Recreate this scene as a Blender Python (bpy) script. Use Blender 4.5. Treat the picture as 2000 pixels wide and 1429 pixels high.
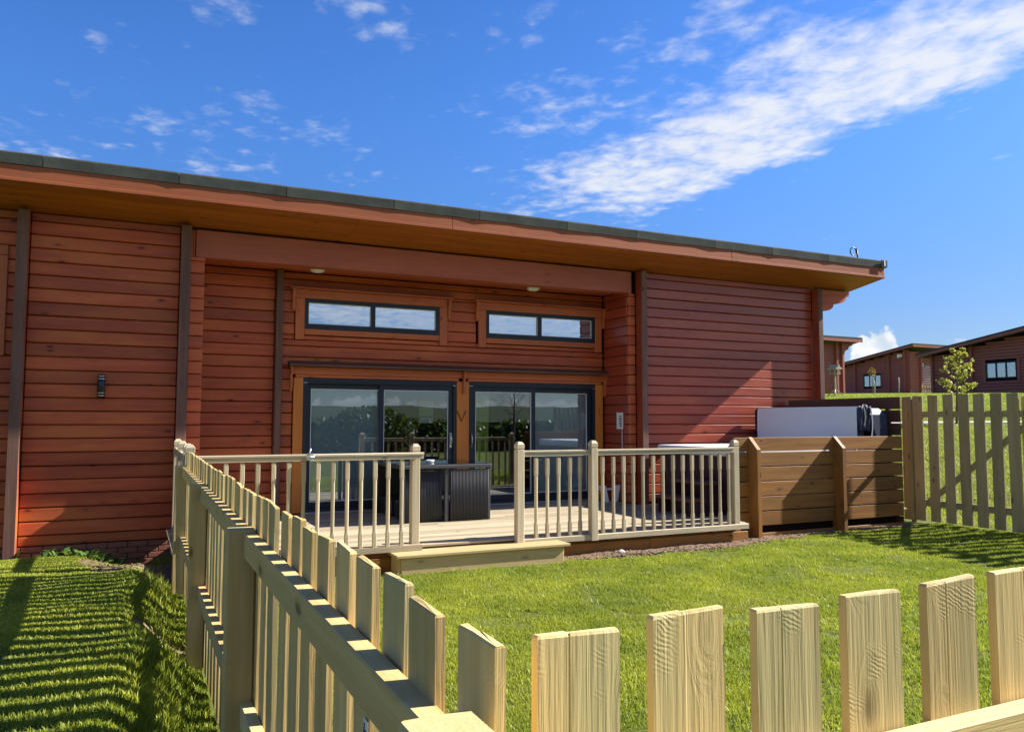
import bpy, bmesh, math, random
import numpy as np
from mathutils import Vector, Matrix, Euler, noise as mnoise
random.seed(7); RNG = np.random.default_rng(7)
S = bpy.context.scene
for o in list(bpy.data.objects): bpy.data.objects.remove(o)

# ------------------------------------------------------------------ camera, sky, sun, exposure
CAM_H = 1.6
PSI, PIT, ROL, FPX = 0.443339774, 0.0692342068, 0.00145235908, 1535.9965
F_ = Vector((math.sin(PSI)*math.cos(PIT), math.cos(PSI)*math.cos(PIT), math.sin(PIT)))
R_ = Vector((math.cos(PSI), -math.sin(PSI), 0)); U_ = R_.cross(F_)
R2 = R_*math.cos(ROL) + U_*math.sin(ROL); U2 = U_*math.cos(ROL) - R_*math.sin(ROL)
cd = bpy.data.cameras.new('camera'); cam = bpy.data.objects.new('camera', cd); S.collection.objects.link(cam)
m = Matrix((R2, U2, -F_)).transposed().to_4x4(); m.translation = (0, 0, CAM_H); cam.matrix_world = m
cd.sensor_width = 36; cd.lens = FPX/2000*36; cd.clip_start = .05; cd.clip_end = 3000
S.camera = cam
SUN = Vector((1, -.163, .722)).normalized()
ELEV = math.asin(SUN.z); AZ = math.atan2(SUN.x, SUN.y)
sl = bpy.data.lights.new('sun', 'SUN'); sl.energy = 4.0; sl.angle = math.radians(.53); sl.color = (1, .95, .86)
so = bpy.data.objects.new('sun', sl); S.collection.objects.link(so)
so.rotation_euler = (-SUN).to_track_quat('-Z', 'Y').to_euler(); so.location = (20, -5, 20)
S.view_settings.view_transform = 'Standard'; S.view_settings.look = 'None'
S.view_settings.gamma = 1; S.view_settings.use_curve_mapping = False
S.view_settings.exposure = 1.87
SKY_STRENGTH = .13
S.render.engine = 'CYCLES'
S.cycles.max_bounces = 8; S.cycles.transparent_max_bounces = 16; S.cycles.use_denoising = True

class NT:
    """small helper for node trees"""
    def __init__(s, nt): s.nt = nt; nt.nodes.clear()
    def n(s, typ, **kw):
        nd = s.nt.nodes.new(typ); ins = kw.pop('ins', {})
        for k, v in kw.items(): setattr(nd, k, v)
        for k, v in ins.items():
            if isinstance(v, bpy.types.NodeSocket): s.nt.links.new(v, nd.inputs[k])
            else: nd.inputs[k].default_value = v
        return nd
    def math(s, op, a, b=None, c=None, clamp=False):
        ins = {0: a}
        if b is not None: ins[1] = b
        if c is not None: ins[2] = c
        return s.n('ShaderNodeMath', operation=op, use_clamp=clamp, ins=ins).outputs[0]
    def vm(s, op, a, b=None):
        ins = {0: a}
        if b is not None: ins[1] = b
        nd = s.n('ShaderNodeVectorMath', operation=op, ins=ins)
        return nd.outputs['Value'] if op in ('DISTANCE', 'LENGTH', 'DOT_PRODUCT') else nd.outputs[0]
    def mix(s, f, a, b, bt='MIX'):
        nd = s.n('ShaderNodeMix', data_type='RGBA', blend_type=bt)
        for k, v in ((0, f), (6, a), (7, b)):
            if isinstance(v, bpy.types.NodeSocket): s.nt.links.new(v, nd.inputs[k])
            else: nd.inputs[k].default_value = (*v, 1) if isinstance(v, (tuple, list)) and len(v) == 3 else v
        return nd.outputs[2]
    def ramp(s, f, a, b, smooth=True):   # maps a..b to 0..1
        nd = s.n('ShaderNodeMapRange', interpolation_type='SMOOTHSTEP' if smooth else 'LINEAR', ins={0: f, 1: a, 2: b, 3: 0., 4: 1.})
        return nd.outputs[0]
    def noise(s, v, scale, detail=4., rough=.55, dist=0., out=0):
        return s.n('ShaderNodeTexNoise', ins={'Vector': v, 'Scale': scale, 'Detail': detail, 'Roughness': rough, 'Distortion': dist}).outputs[out]
    def link(s, a, b): s.nt.links.new(a, b)

W = bpy.data.worlds.new('World'); S.world = W; W.use_nodes = True
t = NT(W.node_tree)
sky = t.n('ShaderNodeTexSky', sky_type='NISHITA')
sky.sun_disc = False; sky.sun_elevation = ELEV; sky.sun_rotation = AZ
sky.altitude = 100; sky.air_density = 1.0; sky.dust_density = .35; sky.ozone_density = 3.0
dirv = t.n('ShaderNodeTexCoord').outputs['Generated']
sx = t.n('ShaderNodeSeparateXYZ', ins={0: dirv})
skyc = t.n('ShaderNodeHueSaturation', ins={'Hue': .505, 'Saturation': 1.25, 'Value': 1., 'Color': sky.outputs[0]}).outputs[0]
skyc = t.mix(1., skyc, t.mix(t.ramp(sx.outputs[2], .0, .40), (.148, .158, .205), (.292, .340, .425)), 'MULTIPLY')
zc = t.math('MAXIMUM', sx.outputs[2], .03)
px = t.math('DIVIDE', sx.outputs[0], zc); py = t.math('DIVIDE', sx.outputs[1], zc)
P = t.n('ShaderNodeCombineXYZ', ins={0: px, 1: py}).outputs[0]
# the long bank of small broken cloud: a band along y, denser on its far (x) side
wob = t.noise(P, 1.1, 2.)
xc = t.math('ADD', px, t.math('MULTIPLY', t.math('SUBTRACT', wob, .5), .35))
ctr = t.math('ADD', t.math('MULTIPLY', py, -.04), 1.93)
dx = t.math('SUBTRACT', xc, ctr)
right = t.ramp(dx, .50, .26); left = t.ramp(dx, -.66, -.05)
far = t.ramp(py, 3.75, 2.7); near = t.ramp(py, -1.5, .6)
band = t.math('MULTIPLY', t.math('MULTIPLY', right, left), t.math('MULTIPLY', far, near))
left2 = t.math('MULTIPLY', t.math('MULTIPLY', t.ramp(dx, -1.1, -.6), t.ramp(dx, .5, .2)), t.math('MULTIPLY', t.ramp(py, 2.9, 2.3), near))
band = t.math('MAXIMUM', band, t.math('MULTIPLY', left2, .42))
wis = None
for bx_, by_, r, a in ((-.55, 3.4, .75, .6), (.02, 2.9, .40, .50), (.26, 3.2, .45, .52), (.51, 2.75, .36, .52), (.594, 1.93, .22, .62), (.16, 1.98, .2, .5),
                      (.43, 1.80, .22, .55), (-.14, 2.28, .22, .42), (-.2, 2.62, .22, .45), (.28, 2.52, .3, .42), (1.6, 1.7, .3, .3), (.75, 3.1, .3, .4), (.9, 1.75, .3, .35), (-1.6, 2.2, .8, .5), (-1.4, -1.9, 1.4, .6), (.6, -2.6, 1.2, .5)):
    d = t.vm('DISTANCE', P, (bx_, by_, 0))
    b = t.math('MULTIPLY', t.ramp(d, r, 0.), a)
    wis = b if wis is None else t.math('MAXIMUM', wis, b)
veil = t.math('MULTIPLY', t.math('MULTIPLY', t.ramp(py, -.3, -2.0), t.ramp(t.noise(P, .35, 2.), .28, .50)), .95)
mask = t.math('MAXIMUM', t.math('MAXIMUM', band, wis), veil)
warp = t.vm('ADD', P, t.vm('SCALE', t.noise(P, 3., 3., out=1), None))
Pw = t.n('ShaderNodeMapping', ins={'Vector': P, 'Scale': (1.2, .95, 1), 'Rotation': (0, 0, -.35)}).outputs[0]
fb = t.noise(Pw, 3.2, 9., .62, .3)
fine = t.noise(Pw, 15., 6., .6, .4)
puff = t.n('ShaderNodeTexVoronoi', feature='SMOOTH_F1', ins={'Vector': t.vm('ADD', Pw, t.vm('MULTIPLY', t.noise(P, 7., 3., out=1), (.16, .16, .16))), 'Scale': 9.5, 'Smoothness': .35}).outputs['Distance']
fbm = t.math('ADD', t.math('ADD', t.math('MULTIPLY', fb, .52), t.math('MULTIPLY', fine, .30)), t.math('MULTIPLY', t.math('SUBTRACT', .60, puff), .20))
dens = t.ramp(t.math('ADD', t.math('MULTIPLY', mask, .36), fbm), .53, .91)
dens = t.math('MULTIPLY', dens, t.ramp(sx.outputs[2], .05, .16))
# low cumulus near the horizon
az = t.math('ARCTAN2', sx.outputs[0], sx.outputs[1]); el = t.math('ARCSINE', sx.outputs[2])
ae = t.n('ShaderNodeCombineXYZ', ins={0: az, 1: el}).outputs[0]
hb = t.math('MULTIPLY', t.ramp(t.math('ABSOLUTE', t.math('SUBTRACT', az, .878)), .055, .012), .082)
hb2 = t.math('MULTIPLY', t.ramp(t.math('ABSOLUTE', t.math('SUBTRACT', az, .965)), .05, .0), .055)
hn = t.math('MULTIPLY', t.noise(t.n('ShaderNodeCombineXYZ', ins={0: az}).outputs[0], 6., 2.), .05)
h = t.math('ADD', t.math('MAXIMUM', hb, hb2), hn)
cn = t.noise(ae, 38., 8., .6, .4)
cum = t.ramp(t.math('SUBTRACT', t.math('ADD', h, t.math('MULTIPLY', t.math('SUBTRACT', cn, .5), .062)), el), -.002, .006)
cum = t.math('MULTIPLY', cum, t.ramp(el, .0, .045))
cumsh = t.mix(t.ramp(t.noise(ae, 26., 6., .6, .2), .35, .62), (1.4, 1.6, 1.85), (2.15, 2.18, 2.22))
col = t.mix(t.math('MULTIPLY', dens, .9), skyc, (1.88, 1.93, 2.0))
col = t.mix(cum, col, cumsh)
bg = t.n('ShaderNodeBackground', ins={'Color': col, 'Strength': SKY_STRENGTH})
out = t.n('ShaderNodeOutputWorld'); t.link(bg.outputs[0], out.inputs[0])

# ------------------------------------------------------------------ materials
MATS = {}
def new_mat(name):
    m = bpy.data.materials.new(name); m.use_nodes = True; t = NT(m.node_tree)
    o = t.n('ShaderNodeOutputMaterial'); return m, t, o
def principled(t, o, **ins):
    p = t.n('ShaderNodeBsdfPrincipled', ins=ins); t.link(p.outputs[0], o.inputs[0]); return p
def plain(name, col, rough=.5, metal=0., spec=.5, var=.12, bump=0.):
    if name in MATS: return MATS[name]
    m, t, o = new_mat(name)
    co = t.n('ShaderNodeTexCoord').outputs['Object']
    n = t.noise(co, 5., 6.)
    c = t.mix(n, tuple(x*(1-var) for x in col), tuple(min(1, x*(1+var)) for x in col))
    p = principled(t, o, **{'Base Color': c, 'Roughness': t.math('ADD', t.math('MULTIPLY', n, .2), rough-.1), 'Metallic': metal, 'Specular IOR Level': spec})
    if bump:
        b = t.n('ShaderNodeBump', ins={'Strength': bump, 'Distance': .004, 'Height': t.noise(co, 60., 5.)}); t.link(b.outputs[0], p.inputs['Normal'])
    MATS[name] = m; return m
WOODS = {  # colour a, colour b, patch colour, patch amount, roughness, spec, knots, bump, value spread
 'red': ((.315,.056,.023), (.43,.090,.032), (.53,.142,.034), .65, .45, .32, 1.4, .3, .22),
 'redend': ((.39,.075,.031), (.49,.115,.042), (.54,.15,.047), .5, .48, .32, .7, .25, .16),
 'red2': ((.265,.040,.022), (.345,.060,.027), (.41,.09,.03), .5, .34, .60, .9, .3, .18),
 'beam': ((.36,.090,.048), (.43,.120,.066), (.32,.08,.042), .5, .5, .32, .7, .35, .05),
 'fascia': ((.27,.076,.029), (.33,.100,.039), (.245,.069,.028), .5, .6, .24, 1.0, .3, .06),
 'post': ((.125,.062,.046), (.205,.108,.082), (.095,.052,.045), .5, .65, .2, 1.3, .3, .1),
 'trim': ((.38,.098,.034), (.47,.135,.045), (.41,.105,.037), .4, .5, .3, .9, .25, .1),
 'trimo': ((.50,.160,.026), (.59,.215,.038), (.46,.14,.026), .4, .5, .28, .9, .2, .06),
 'cap':    ((.09,.045,.03), (.15,.08,.055), (.1,.05,.035), .4, .6, .3, .5, .2, .1),
 'soffit': ((.30,.083,.009), (.40,.128,.016), (.27,.072,.008), .4, .45, .35, 1.2, .2, .14),
 'pine': ((.485,.335,.128), (.625,.445,.182), (.41,.365,.175), .7, .7, .25, 1.1, .7, .18),
 'rail': ((.37,.305,.205), (.49,.41,.285), (.32,.29,.20), .6, .7, .25, .9, .5, .2),
 'deck': ((.31,.25,.165), (.40,.335,.23), (.285,.235,.16), .5, .75, .2, .6, .4, .2),
 'step': ((.38,.285,.13), (.48,.37,.185), (.40,.31,.155), .5, .7, .25, .6, .3, .08),
 'screen': ((.205,.083,.019), (.30,.138,.031), (.17,.08,.021), .6, .6, .3, 1.1, .45, .18),
 'slat': ((.115,.052,.034), (.165,.072,.046), (.13,.056,.036), .5, .65, .25, .6, .3, .15),
 'grey': ((.33,.275,.125), (.43,.36,.17), (.30,.265,.125), .7, .75, .25, 1.2, .5, .15),
 'far': ((.30,.085,.060), (.38,.115,.080), (.32,.095,.065), .5, .6, .3, .3, .1, .1),
 'floor':  ((.16,.09,.05), (.22,.13,.07), (.2,.11,.06), .4, .4, .4, .3, .1, .1),
}
def wood(kind, ax):
    key = f'{kind}_wood_{ax}'
    if key in MATS: return MATS[key]
    A, B, Cc, pat, rough, spec, knots, bump, spread = WOODS[kind]
    m, t, o = new_mat(key)
    co = t.n('ShaderNodeTexCoord').outputs['Object']
    rnd = t.n('ShaderNodeObjectInfo').outputs['Random']
    off = t.n('ShaderNodeCombineXYZ', ins={0: t.math('MULTIPLY', rnd, 41.), 1: t.math('MULTIPLY', rnd, 83.), 2: t.math('MULTIPLY', rnd, 29.)}).outputs[0]
    v = t.vm('ADD', co, off)
    def sc(l, c): return {'x': (l, c, c), 'y': (c, l, c), 'z': (c, c, l)}[ax]
    def mp(l, c): return t.n('ShaderNodeMapping', ins={'Vector': v, 'Scale': sc(l, c)}).outputs[0]
    # knots bend the grain around them
    vk = t.n('ShaderNodeTexVoronoi', ins={'Vector': mp(3.2, 8.5), 'Scale': 1., 'Randomness': 1.})
    gate = t.math('GREATER_THAN', t.n('ShaderNodeSeparateColor', ins={0: vk.outputs['Color']}).outputs[0], .66)
    kd = vk.outputs['Distance']
    halo = t.math('MULTIPLY', t.ramp(kd, .42, .05), gate)
    core = t.math('MULTIPLY', t.ramp(kd, .17, .07), gate)
    gv = t.vm('ADD', mp(.9, 17.), t.n('ShaderNodeCombineXYZ', ins={0: t.math('MULTIPLY', halo, .9), 1: t.math('MULTIPLY', halo, .9), 2: t.math('MULTIPLY', halo, .9)}).outputs[0])
    g = t.noise(gv, 1., 7., .6, .5)
    fineg = t.noise(mp(4., 150.), 1., 3.)
    patch = t.ramp(t.noise(mp(.8, 2.6), 1., 4.), .42, .68)
    c = t.mix(t.ramp(g, .3, .7), A, B)
    c = t.mix(t.math('MULTIPLY', patch, pat), c, Cc)
    c = t.mix(t.math('MULTIPLY', t.ramp(fineg, .45, .75), .16), c, tuple(x*.6 for x in A))
    dk = tuple(x*.33 for x in A)
    c = t.mix(t.math('MULTIPLY', halo, .16*knots), c, dk)
    c = t.mix(t.math('MULTIPLY', core, .8*knots), c, dk)
    val = t.math('ADD', t.math('MULTIPLY', t.math('SUBTRACT', rnd, .5), spread*2), 1.)
    c = t.n('ShaderNodeHueSaturation', ins={'Value': val, 'Color': c}).outputs[0]
    p = principled(t, o, **{'Base Color': c, 'Roughness': t.math('ADD', t.math('MULTIPLY', g, .25), rough-.12), 'Specular IOR Level': spec})
    hgt = t.math('ADD', t.math('MULTIPLY', g, .7), t.math('MULTIPLY', fineg, .3))
    if kind in ('pine', 'grey'):
        sv_ = t.n('ShaderNodeMapping', ins={'Vector': v, 'Rotation': (.3, .5, .35)}).outputs[0]
        saw = t.n('ShaderNodeTexWave', wave_type='BANDS', bands_direction='DIAGONAL', ins={'Vector': sv_, 'Scale': 62., 'Distortion': 7., 'Detail': 3., 'Detail Scale': .6}).outputs['Fac']
        hgt = t.math('ADD', hgt, t.math('MULTIPLY', t.math('MULTIPLY', saw, t.ramp(t.noise(v, 9., 2.), .56, .70)), .09))
    b = t.n('ShaderNodeBump', ins={'Strength': bump, 'Distance': .006, 'Height': hgt}); t.link(b.outputs[0], p.inputs['Normal'])
    MATS[key] = m; return m
def glass(name, base, tint=(.75, .82, .85)):
    m, t, o = new_mat(name)
    lw = t.n('ShaderNodeFresnel', ins={'IOR': 1.5}).outputs[0]
    f = t.math('MINIMUM', t.math('ADD', lw, base), 1.)
    co = t.n('ShaderNodeTexCoord').outputs['Object']
    b = t.n('ShaderNodeBump', ins={'Strength': .02, 'Distance': .01, 'Height': t.noise(co, 2.5, 2.)})
    g = t.n('ShaderNodeBsdfGlossy', ins={'Roughness': .005, 'Color': (.9, .95, 1, 1), 'Normal': b.outputs[0]})
    tr = t.n('ShaderNodeBsdfTransparent', ins={'Color': (*tint, 1)})
    mx = t.n('ShaderNodeMixShader', ins={0: f, 1: tr.outputs[0], 2: g.outputs[0]}); t.link(mx.outputs[0], o.inputs[0])
    MATS[name] = m; return m
def leafmat(name, A, B, trans=.4, scale=1.3, rough=.5, brown=None):
    m, t, o = new_mat(name)
    pos = t.n('ShaderNodeNewGeometry').outputs['Position']
    tint = t.n('ShaderNodeAttribute', attribute_name='tint').outputs['Fac']
    n = t.noise(pos, scale, 4.)
    f = t.math('ADD', t.math('MULTIPLY', t.ramp(n, .3, .7), .6), t.math('MULTIPLY', tint, .5), clamp=True)
    c = t.mix(f, A, B)
    if brown:
        c = t.mix(t.math('MULTIPLY', t.ramp(tint, .80, .95), .8), c, brown)
    d = t.n('ShaderNodeBsdfPrincipled', ins={'Base Color': c, 'Roughness': rough, 'Specular IOR Level': .35})
    tl = t.n('ShaderNodeBsdfTranslucent', ins={'Color': t.mix(.3, c, (.35, .42, .03))})
    mx = t.n('ShaderNodeMixShader', ins={0: trans, 1: d.outputs[0], 2: tl.outputs[0]}); t.link(mx.outputs[0], o.inputs[0])
    MATS[name] = m; return m

def ground_mat():
    m, t, o = new_mat('ground_soil_and_turf')
    pos = t.n('ShaderNodeNewGeometry').outputs['Position']
    n1 = t.noise(pos, .9, 6.); n2 = t.noise(pos, 14., 5.)
    turf = t.mix(n2, (.040, .050, .012), (.13, .15, .026))
    fargreen = t.mix(n1, (.085, .125, .018), (.13, .165, .03))
    dist = t.vm('LENGTH', pos)
    c = t.mix(t.ramp(dist, 22., 40.), turf, fargreen)
    # bare earth: left of the deck and round the fence post
    soil = t.mix(n2, (.11, .075, .045), (.25, .185, .115))
    d1 = t.vm('DISTANCE', t.vm('MULTIPLY', pos, (1.5, .62, 0)), (.02*1.5, 9.2*.62, 0))
    d2 = t.vm('DISTANCE', t.vm('MULTIPLY', pos, (1, 1, 0)), (.2, 6.0, 0))
    e = t.math('MULTIPLY', t.math('SUBTRACT', n1, .5), .5)
    s1 = t.ramp(t.math('ADD', d1, e), .85, .6); s2 = t.ramp(t.math('ADD', d2, e), .3, .15)
    c = t.mix(t.math('MAXIMUM', s1, s2), c, soil)
    p = principled(t, o, **{'Base Color': c, 'Roughness': .95, 'Specular IOR Level': .1})
    b = t.n('ShaderNodeBump', ins={'Strength': .6, 'Distance': .03, 'Height': n2}); t.link(b.outputs[0], p.inputs['Normal'])
    return m
GRASS = leafmat('grass_blade', (.10, .165, .014), (.40, .425, .045), .42, 1.1, .5, (.30, .25, .09))
LEAF = leafmat('young_leaf', (.24, .26, .04), (.46, .44, .08), .4, 3.)
LEAFR = leafmat('copper_leaf', (.22, .11, .04), (.36, .22, .06), .35, 3.)
HEDGE = leafmat('hedge_leaf', (.02, .035, .010), (.05, .07, .02), .25, 1.)
WEED = leafmat('weed_leaf', (.05, .11, .02), (.11, .19, .04), .3, 6.)
FRAME = plain('anthracite_frame', (.009, .015, .026), .45, 0, .4, .15)
FELT = plain('roof_felt', (.060, .066, .058), .9, 0, .15, .55, .5)
WHITE = plain('white_plastic', (.78, .78, .76), .45)
SPACER = plain('spacer_bar', (.62, .66, .68), .35)
SILVER = plain('brushed_metal', (.62, .61, .58), .3, 1.)
GALV = plain('galvanised_steel', (.55, .57, .58), .45, 1.)
BLACK = plain('black_metal', (.012, .013, .016), .4)
NAVY = plain('navy_vinyl', (.008, .012, .050), .55, 0, .5, .2)
LINER = plain('cover_liner', (.78, .84, .88), .5, 0, .4, .03)
SHELL = plain('acrylic_shell', (.70, .72, .75), .25, 0, .5, .04)
TUB = plain('tub_cabinet', (.050, .020, .030), .45, 0, .4, .2)
TREAD = plain('tub_step_tread', (.14, .055, .05), .5, 0, .4, .2)
RATTAN = plain('black_rattan', (.040, .042, .048), .5, 0, .5, .3)
DARKGAP = plain('dark_backing', (.012, .007, .005), .9, 0, .1)
MORTAR = plain('mortar', (.07, .05, .04), .95, 0, .1, .3)
BRICK = plain('red_brick', (.21, .080, .052), .85, 0, .2, .3, .5)
CURTAIN = plain('lime_curtain', (.62, .66, .14), .9, 0, .1, .1)
BLINDM = plain('blind_slat', (.84, .85, .85), .6, 0, .3, .05)
INTW = plain('interior_wall', (.20, .16, .12), .8, 0, .2, .1)
PAPER = plain('paper', (.72, .70, .58), .8, 0, .2, .05)
PAPERY = plain('yellow_paper', (.55, .56, .25), .8, 0, .2, .05)
INK = plain('printed_ink', (.03, .04, .10), .8)
REDP = plain('red_plastic', (.35, .02, .02), .5)
STONE = plain('pale_stone', (.45, .43, .40), .85, 0, .2, .2, .4)
CLOD = plain('soil_clod', (.17, .115, .075), .95, 0, .1, .45, .5)
BARK = plain('bark', (.14, .10, .07), .9, 0, .1, .3, .6)
GRAVEL = plain('path_gravel', (.34, .31, .24), .95, 0, .1, .2, .5)
TGLASS = glass('table_glass', .02, (.30, .31, .32))
PANE = glass('door_glass', .15)
PANE2 = glass('clerestory_glass', .50)
PANEF = glass('far_glass', .30)
HILLM = plain('hill_green', (.035, .045, .022), .95, 0, .1, .3)

# ------------------------------------------------------------------ object helpers
COL = S.collection; WL = {}
def link(name, data, loc=(0, 0, 0), parent=None, rot=None):
    o = bpy.data.objects.new(name, data); COL.objects.link(o)
    loc = Vector(loc)
    if parent is not None:
        o.parent = parent; o.location = loc - WL[parent.name]
    else: o.location = loc
    if rot: o.rotation_euler = rot
    WL[o.name] = loc; return o
def tag(o, label, cat, group=None):
    o['label'] = label; o['category'] = cat
    if group: o['group'] = group
    return o
def thing(name, label, cat, loc=(0, 0, 0), group=None):
    return tag(link(name, None, loc), label, cat, group)
MC = {}
def box_mesh(dx, dy, dz, mat, bev):
    k = (round(dx, 3), round(dy, 3), round(dz, 3), mat.name, bev)
    if k in MC: return MC[k]
    bm = bmesh.new(); bmesh.ops.create_cube(bm, size=1)
    bmesh.ops.scale(bm, vec=(dx, dy, dz), verts=bm.verts)
    b = min(bev, .3*min(dx, dy, dz))
    if b > 0: bmesh.ops.bevel(bm, geom=bm.edges[:], offset=b, segments=1, affect='EDGES')
    me = bpy.data.meshes.new('box'); bm.to_mesh(me); bm.free(); me.materials.append(mat); MC[k] = me; return me
def bx(name, mat, x0, x1, y0, y1, z0, z1, parent=None, bev=.003, jit=0., rot=None):
    me = box_mesh(x1-x0, y1-y0, z1-z0, mat, bev)
    j = lambda: random.uniform(-jit, jit)
    return link(name, me, ((x0+x1)/2+j(), (y0+y1)/2+j(), (z0+z1)/2+j()*.5), parent, rot)
class MB:
    """collects shapes into one mesh"""
    def __init__(s): s.bm = bmesh.new(); s.mats = []
    def mi(s, mat):
        if mat not in s.mats: s.mats.append(mat)
        return s.mats.index(mat)
    def box(s, mat, x0, x1, y0, y1, z0, z1, rot=None):
        i = s.mi(mat); r = bmesh.ops.create_cube(s.bm, size=1); vs = r['verts']
        bmesh.ops.scale(s.bm, vec=(x1-x0, y1-y0, z1-z0), verts=vs)
        if rot: bmesh.ops.rotate(s.bm, cent=(0, 0, 0), matrix=Euler(rot).to_matrix(), verts=vs)
        bmesh.ops.translate(s.bm, vec=((x0+x1)/2, (y0+y1)/2, (z0+z1)/2), verts=vs)
        for f in {f for v in vs for f in v.link_faces}: f.material_index = i
    def loft(s, mat, rings, cap=True, smooth=False):
        i = s.mi(mat); prev = None; n = len(rings[0]); fs = []
        for rg in rings:
            vs = [s.bm.verts.new(p) for p in rg]
            if prev:
                for k in range(n): fs.append(s.bm.faces.new((prev[k], prev[(k+1) % n], vs[(k+1) % n], vs[k])))
            elif cap: fs.append(s.bm.faces.new(list(reversed(vs))))
            prev = vs
        if cap: fs.append(s.bm.faces.new(prev))
        for f in fs: f.material_index = i; f.smooth = smooth
    def tube(s, mat, pts, rad, n=8, cap=True):
        pts = [Vector(p) for p in pts]
        if not isinstance(rad, (list, tuple)): rad = [rad]*len(pts)
        rings = []
        for k, p in enumerate(pts):
            d = (pts[min(k+1, len(pts)-1)] - pts[max(k-1, 0)]).normalized()
            a = d.cross(Vector((0, 0, 1)) if abs(d.z) < .9 else Vector((1, 0, 0))).normalized(); b = d.cross(a)
            rings.append([p + (a*math.cos(q)+b*math.sin(q))*rad[k] for q in [2*math.pi*j/n for j in range(n)]])
        s.loft(mat, rings, cap, True)
    def prism(s, mat, pts2, axis, a0, a1):
        """polygon in the two other axes extruded along axis"""
        def mk(p, a): return {'x': (a, p[0], p[1]), 'y': (p[0], a, p[1]), 'z': (p[0], p[1], a)}[axis]
        s.loft(mat, [[mk(p, a0) for p in pts2], [mk(p, a1) for p in pts2]])
    def build(s, name, parent=None, loc=(0, 0, 0)):
        bmesh.ops.recalc_face_normals(s.bm, faces=s.bm.faces[:])
        me = bpy.data.meshes.new(name); s.bm.to_mesh(me); s.bm.free()
        for m in s.mats: me.materials.append(m)
        return link(name, me, loc, parent)
def sq(h, z, c=.004, cx=0, cy=0):
    a = h; c = min(c, h*.9)
    return [(cx+x, cy+y, z) for x, y in ((a, -a+c), (a, a-c), (a-c, a), (-a+c, a), (-a, a-c), (-a, -a+c), (-a+c, -a), (a-c, -a))]
def copy_tree(o, parent=None, loc=None):
    c = o.copy(); COL.objects.link(c); c.parent = parent
    if loc is not None: c.location = loc
    WL[c.name] = Vector(c.location) + (WL[parent.name] if parent else Vector())
    for ch in o.children: copy_tree(ch, c)
    return c

# ------------------------------------------------------------------ terrain
def sstep(x, a, b):
    t_ = np.clip((x-a)/(b-a), 0, 1); return t_*t_*(3-2*t_)
def height(x, y):
    x = np.asarray(x, float); y = np.asarray(y, float)
    s = .64*x + .77*y
    rise = np.where(s < 41, np.maximum(0, s-14.6)*.108, 2.851+(s-41)*.035)
    rise = rise*sstep(s, 14.6, 17.)*sstep(x, 11.4, 13.0)
    rise = np.minimum(rise, 9)
    prof = .34 - .045*np.maximum(0, np.minimum(y, 12)-5.5) - .19*sstep(y, 9.6, 10.8)*(.6+.4*sstep(x, -1.2, -.4))
    mound = prof*sstep(-x+.05*np.sin(y*2.7)+.03*np.sin(y*6.1+1), -.37, .06)*sstep(x, -14, -6)*sstep(y, -8, -2)
    mound = mound - .17*np.exp(-((x-.1)/.33)**2)*sstep(y, 9.2, 10.6)*sstep(-y, -12.5, -11.2) - .10*sstep(-x, -.4, .2)*sstep(y, 8.4, 9.6)*sstep(x, -.6, .0)*sstep(-y, -12.5, -11.2)
    w = .012*np.sin(x*2.3+1)*np.sin(y*1.9) + .008*np.sin(x*5.1)*np.cos(y*4.3+2)
    return rise + mound + w*np.exp(-((x-5)**2+(y-5)**2)/400) - .012
def axis_pts(segs):
    out = []
    for a, b, n in segs: out += list(np.linspace(a, b, n, endpoint=False))
    return np.array(out + [segs[-1][1]])
gx = axis_pts([(-1200, -60, 12), (-60, -6, 12), (-6, -1.3, 24), (-1.3, .6, 48), (.6, 16, 80), (16, 110, 95), (110, 1200, 14)])
gy = axis_pts([(-1200, -60, 12), (-60, -4, 14), (-4, 2, 34), (2, 11.5, 95), (11.5, 14, 14), (14, 110, 97), (110, 1200, 14)])
GX, GY = np.meshgrid(gx, gy, indexing='ij'); GZ = height(GX, GY)
nx, ny = GX.shape
verts = np.stack([GX, GY, GZ], -1).reshape(-1, 3)
ii = np.arange(nx*ny).reshape(nx, ny)
quads = np.stack([ii[:-1, :-1], ii[1:, :-1], ii[1:, 1:], ii[:-1, 1:]], -1).reshape(-1, 4)
def raw_mesh(name, v, polys_n, loops, mats, smooth=False, attr=None):
    me = bpy.data.meshes.new(name)
    me.vertices.add(len(v)); me.vertices.foreach_set('co', np.asarray(v, np.float32).ravel())
    me.loops.add(len(loops)); me.loops.foreach_set('vertex_index', np.asarray(loops, np.int32))
    st = np.concatenate([[0], np.cumsum(polys_n)[:-1]]).astype(np.int32)
    me.polygons.add(len(polys_n)); me.polygons.foreach_set('loop_start', st); me.polygons.foreach_set('loop_total', np.asarray(polys_n, np.int32))
    if smooth: me.polygons.foreach_set('use_smooth', np.ones(len(polys_n), bool))
    me.update(calc_edges=True)
    if attr is not None:
        a = me.attributes.new('tint', 'FLOAT', 'POINT'); a.data.foreach_set('value', np.asarray(attr, np.float32))
    for m in mats: me.materials.append(m)
    return me
g = link('ground', raw_mesh('ground', verts, np.full(len(quads), 4), quads.ravel(), [ground_mat()], True)); g['kind'] = 'structure'
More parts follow.
